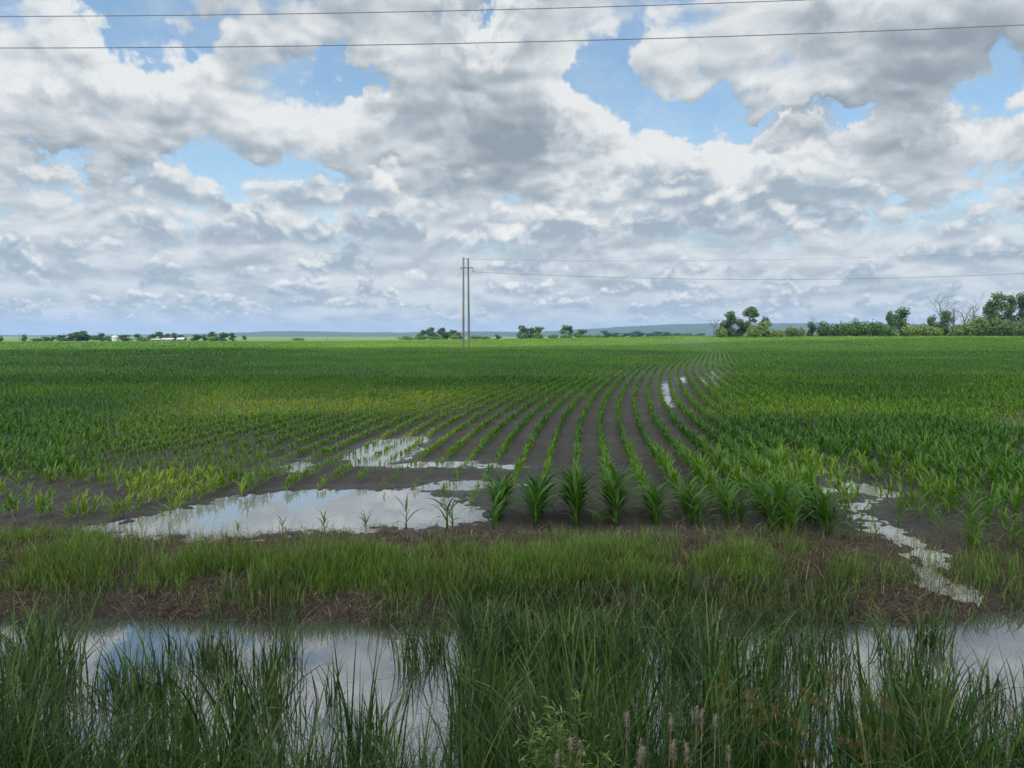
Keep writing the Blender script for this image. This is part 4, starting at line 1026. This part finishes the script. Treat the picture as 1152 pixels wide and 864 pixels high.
def wire(name, pts, rad, label, group):
    sb = TubeBag(); sb.add(pts, np.full(len(pts), rad), 6)
    return tag(sb.build(name, M_WIRE), label, 'power line', group)
def build_lines():
    d = 214.0; m = d / FPX
    def P(px, py): return np.array([(px - 576) * m, d, CAM_H + (378 - py) * m])
    b = P(524.5, 392); zb = hz(b[0], d)
    o = thing('double_pole', (b[0], d, zb), 'tall double wooden power pole standing alone in the middle of the field', 'power pole')
    H = P(524, 291)[2] - zb
    for s in (-1, 1):
        sb = TubeBag(); sb.add([(s * .82, 0, -.5), (s * .74, 0, H * .5), (s * .68, 0, H + (.1 if s < 0 else -.1))], [.34, .30, .25], 10); sb.build('pole', M_POLEWOOD, o)
    zc = P(524, 302)[2] - zb
    v, f = box_vf(-1.55, 2.1, -.36, -.12, zc - .14, zc + .14); mesh_np('crossarm', v, f, M_POLEWOOD, o, smooth=False)
    for s in (-1.3, 2.0):
        sb = TubeBag(); L = 1.15 if s > 0 else .45
        zz = np.linspace(zc - .15, zc - .15 - L, 9); sb.add(np.stack([zz * 0 + s, zz * 0 - .24, zz], -1), [.05, .12, .06, .12, .06, .12, .06, .12, .05], 8); sb.build('insulator', M_STEEL, o)
    sb = TubeBag(); sb.add([(-.68, 0, H - .25), (.68, 0, H - .25)], [.09, .09], 6); sb.build('brace', M_STEEL, o)
    # far spans, hung from the pole towards the right
    def span(fit, px1, n=60):
        xs = np.array([p[0] for p in fit], float); ys = np.array([p[1] for p in fit], float); c = np.polyfit(xs, ys, 2)
        q = np.linspace(xs[0], px1, n); return np.array([P(a, np.polyval(c, a)) for a in q]) - np.array([0, .24, 0])
    g = 'wires hung from the double pole'
    wire('power_line', span([(531.5, 306.5), (830, 315), (1152, 308)], 1230), .05, 'lower far wire running right from the arm of the double pole', g)
    wire('power_line', span([(527, 292.5), (800, 294), (1152, 284)], 1230), .028, 'upper faint far wire running right from the top of the double pole', g)
    # roadside spans high in front of the camera
    d2 = 21.0; m2 = d2 / FPX
    g = 'roadside wires crossing the top of the sky'
    for fit, r, lb in (([(0, 18.5), (575, 10.5), (905, 0)], .010, 'upper thin dark wire crossing the top of the sky'), ([(0, 54), (575, 47.5), (1152, 28)], .011, 'lower thin dark wire crossing the sky below the other')):
        c = np.polyfit([p[0] for p in fit], [p[1] for p in fit], 2)
        pts = []
        for a in np.linspace(-500, 1650, 90):
            dd = pix_dir(a, np.polyval(c, a)); t = d2 / dd.y; pts.append((dd.x * t, d2, CAM_H + dd.z * t))
        wire('power_line', pts, r, lb, g)
build_lines()

# ---------------------------------------------------------------- hills, overhead cloud, air
def build_hills():
    px = np.array([-900, -300, 100, 200, 255, 300, 330, 370, 400, 460, 540, 600, 650, 700, 760, 820, 900, 1000, 1200, 1500, 2100])
    py = np.array([377, 377, 377, 376, 375, 373.3, 372.3, 373.2, 373.8, 374, 372.4, 373, 370.5, 367.2, 364.6, 363.6, 364.4, 365, 366, 370, 375])
    d0 = 5600.; q = np.linspace(-900, 2100, 700); top = np.interp(q, px, py)
    X = (q - 576) / FPX * d0; Hh = (378 - top) / FPX * d0 + 4
    s = np.linspace(0, 1, 22); yy = 3900 + 3600 * s; prof = np.sin(np.pi * np.clip(s * 1.06, 0, 1)) ** .8
    XX, YY = np.meshgrid(X, yy); HH = np.tile(Hh, (22, 1)) * prof[:, None]
    HH = HH + (fbm(XX / 700, YY / 700, 201, 4) - .5) * 14 * prof[:, None] + (fbm(XX / 60, YY / 60, 211, 3) - .5) * 11 * prof[:, None] - 3
    i = np.arange(21)[:, None] * 700 + np.arange(699)[None, :]
    F = np.stack([i, i + 1, i + 701, i + 700], -1).reshape(-1, 4)
    mt = plain_mat('forested_hillside', (.022, .036, .016), (.05, .07, .028), .012, .95)
    tag(mesh_np('hills', np.stack([XX, YY, HH], -1), F, mt), kind='structure')
build_hills()
def build_cloud():
    """the cumulus overhead whose shadow covers the near field; it floats behind the camera"""
    alt = 760.0; e = SUN_DIR * (alt / SUN_DIR.z)
    shadow = [(-330, -150), (-340, 120), (-200, 150), (-110, 156), (-40, 190), (-10, 203), (40, 228), (90, 262), (150, 285), (260, 300), (340, 240), (350, 60), (300, -120), (60, -190), (-160, -200)]
    n = 96; nr = 22
    pol = np.array(shadow, float); c = pol.mean(0)
    seg = np.linspace(0, len(pol), n, endpoint=False); k = seg.astype(int); f = (seg - k)[:, None]
    ring = pol[k] * (1 - f) + pol[(k + 1) % len(pol)] * f
    V = []; 
    for j in range(nr):
        r = math.sin(j / (nr - 1) * math.pi); side = 1 if j >= nr // 2 else 0
        rr = c + (ring - c) * (max(r, .01) ** .6)
        rr = rr + (np.stack([fbm(rr[:, 0] / 40, rr[:, 1] / 40, 301, 3), fbm(rr[:, 0] / 40, rr[:, 1] / 40, 311, 3)], -1) - .5) * 26 * r
        zz = (-math.cos(j / (nr - 1) * math.pi)) * (110 if side else 18) + (fbm(rr[:, 0] / 60, rr[:, 1] / 60, 321, 4) - .5) * (120 if side else 24) * (1 if side else .6)
        V.append(np.column_stack([rr[:, 0] + e.x, rr[:, 1] + e.y, alt + zz]))
    V = np.concatenate(V); i = np.arange(nr - 1)[:, None] * n + np.arange(n)[None, :]; j = np.arange(nr - 1)[:, None] * n + (np.arange(n)[None, :] + 1) % n
    F = np.stack([i, j, j + n, i + n], -1).reshape(-1, 4)
    m, T, out = new_mat('cloud_vapour'); d = T.node('ShaderNodeBsdfDiffuse'); d.inputs[0].default_value = (.9, .9, .9, 1)
    tr = T.node('ShaderNodeBsdfTranslucent'); tr.inputs[0].default_value = (.9, .9, .9, 1); mx = T.node('ShaderNodeMixShader'); mx.inputs[0].default_value = .7
    T.l.new(d.outputs[0], mx.inputs[1]); T.l.new(tr.outputs[0], mx.inputs[2]); T.l.new(mx.outputs[0], out.inputs[0])
    tag(mesh_np('cloud', V, F, m), kind='structure')
build_cloud()
def build_haze():
    v, f = box_vf(-9500, 9500, -70, 9000, -12, 130)
    m, T, out = new_mat('haze_air'); p = T.node('ShaderNodeVolumePrincipled')
    p.inputs['Color'].default_value = (.30, .55, .95, 1); p.inputs['Density'].default_value = HAZE_DENSITY; p.inputs['Anisotropy'].default_value = .2
    T.l.new(p.outputs[0], out.inputs['Volume'])
    o = mesh_np('haze', v, f, m, smooth=False); tag(o, kind='stuff')
HAZE_DENSITY = 0.9e-4
build_haze()
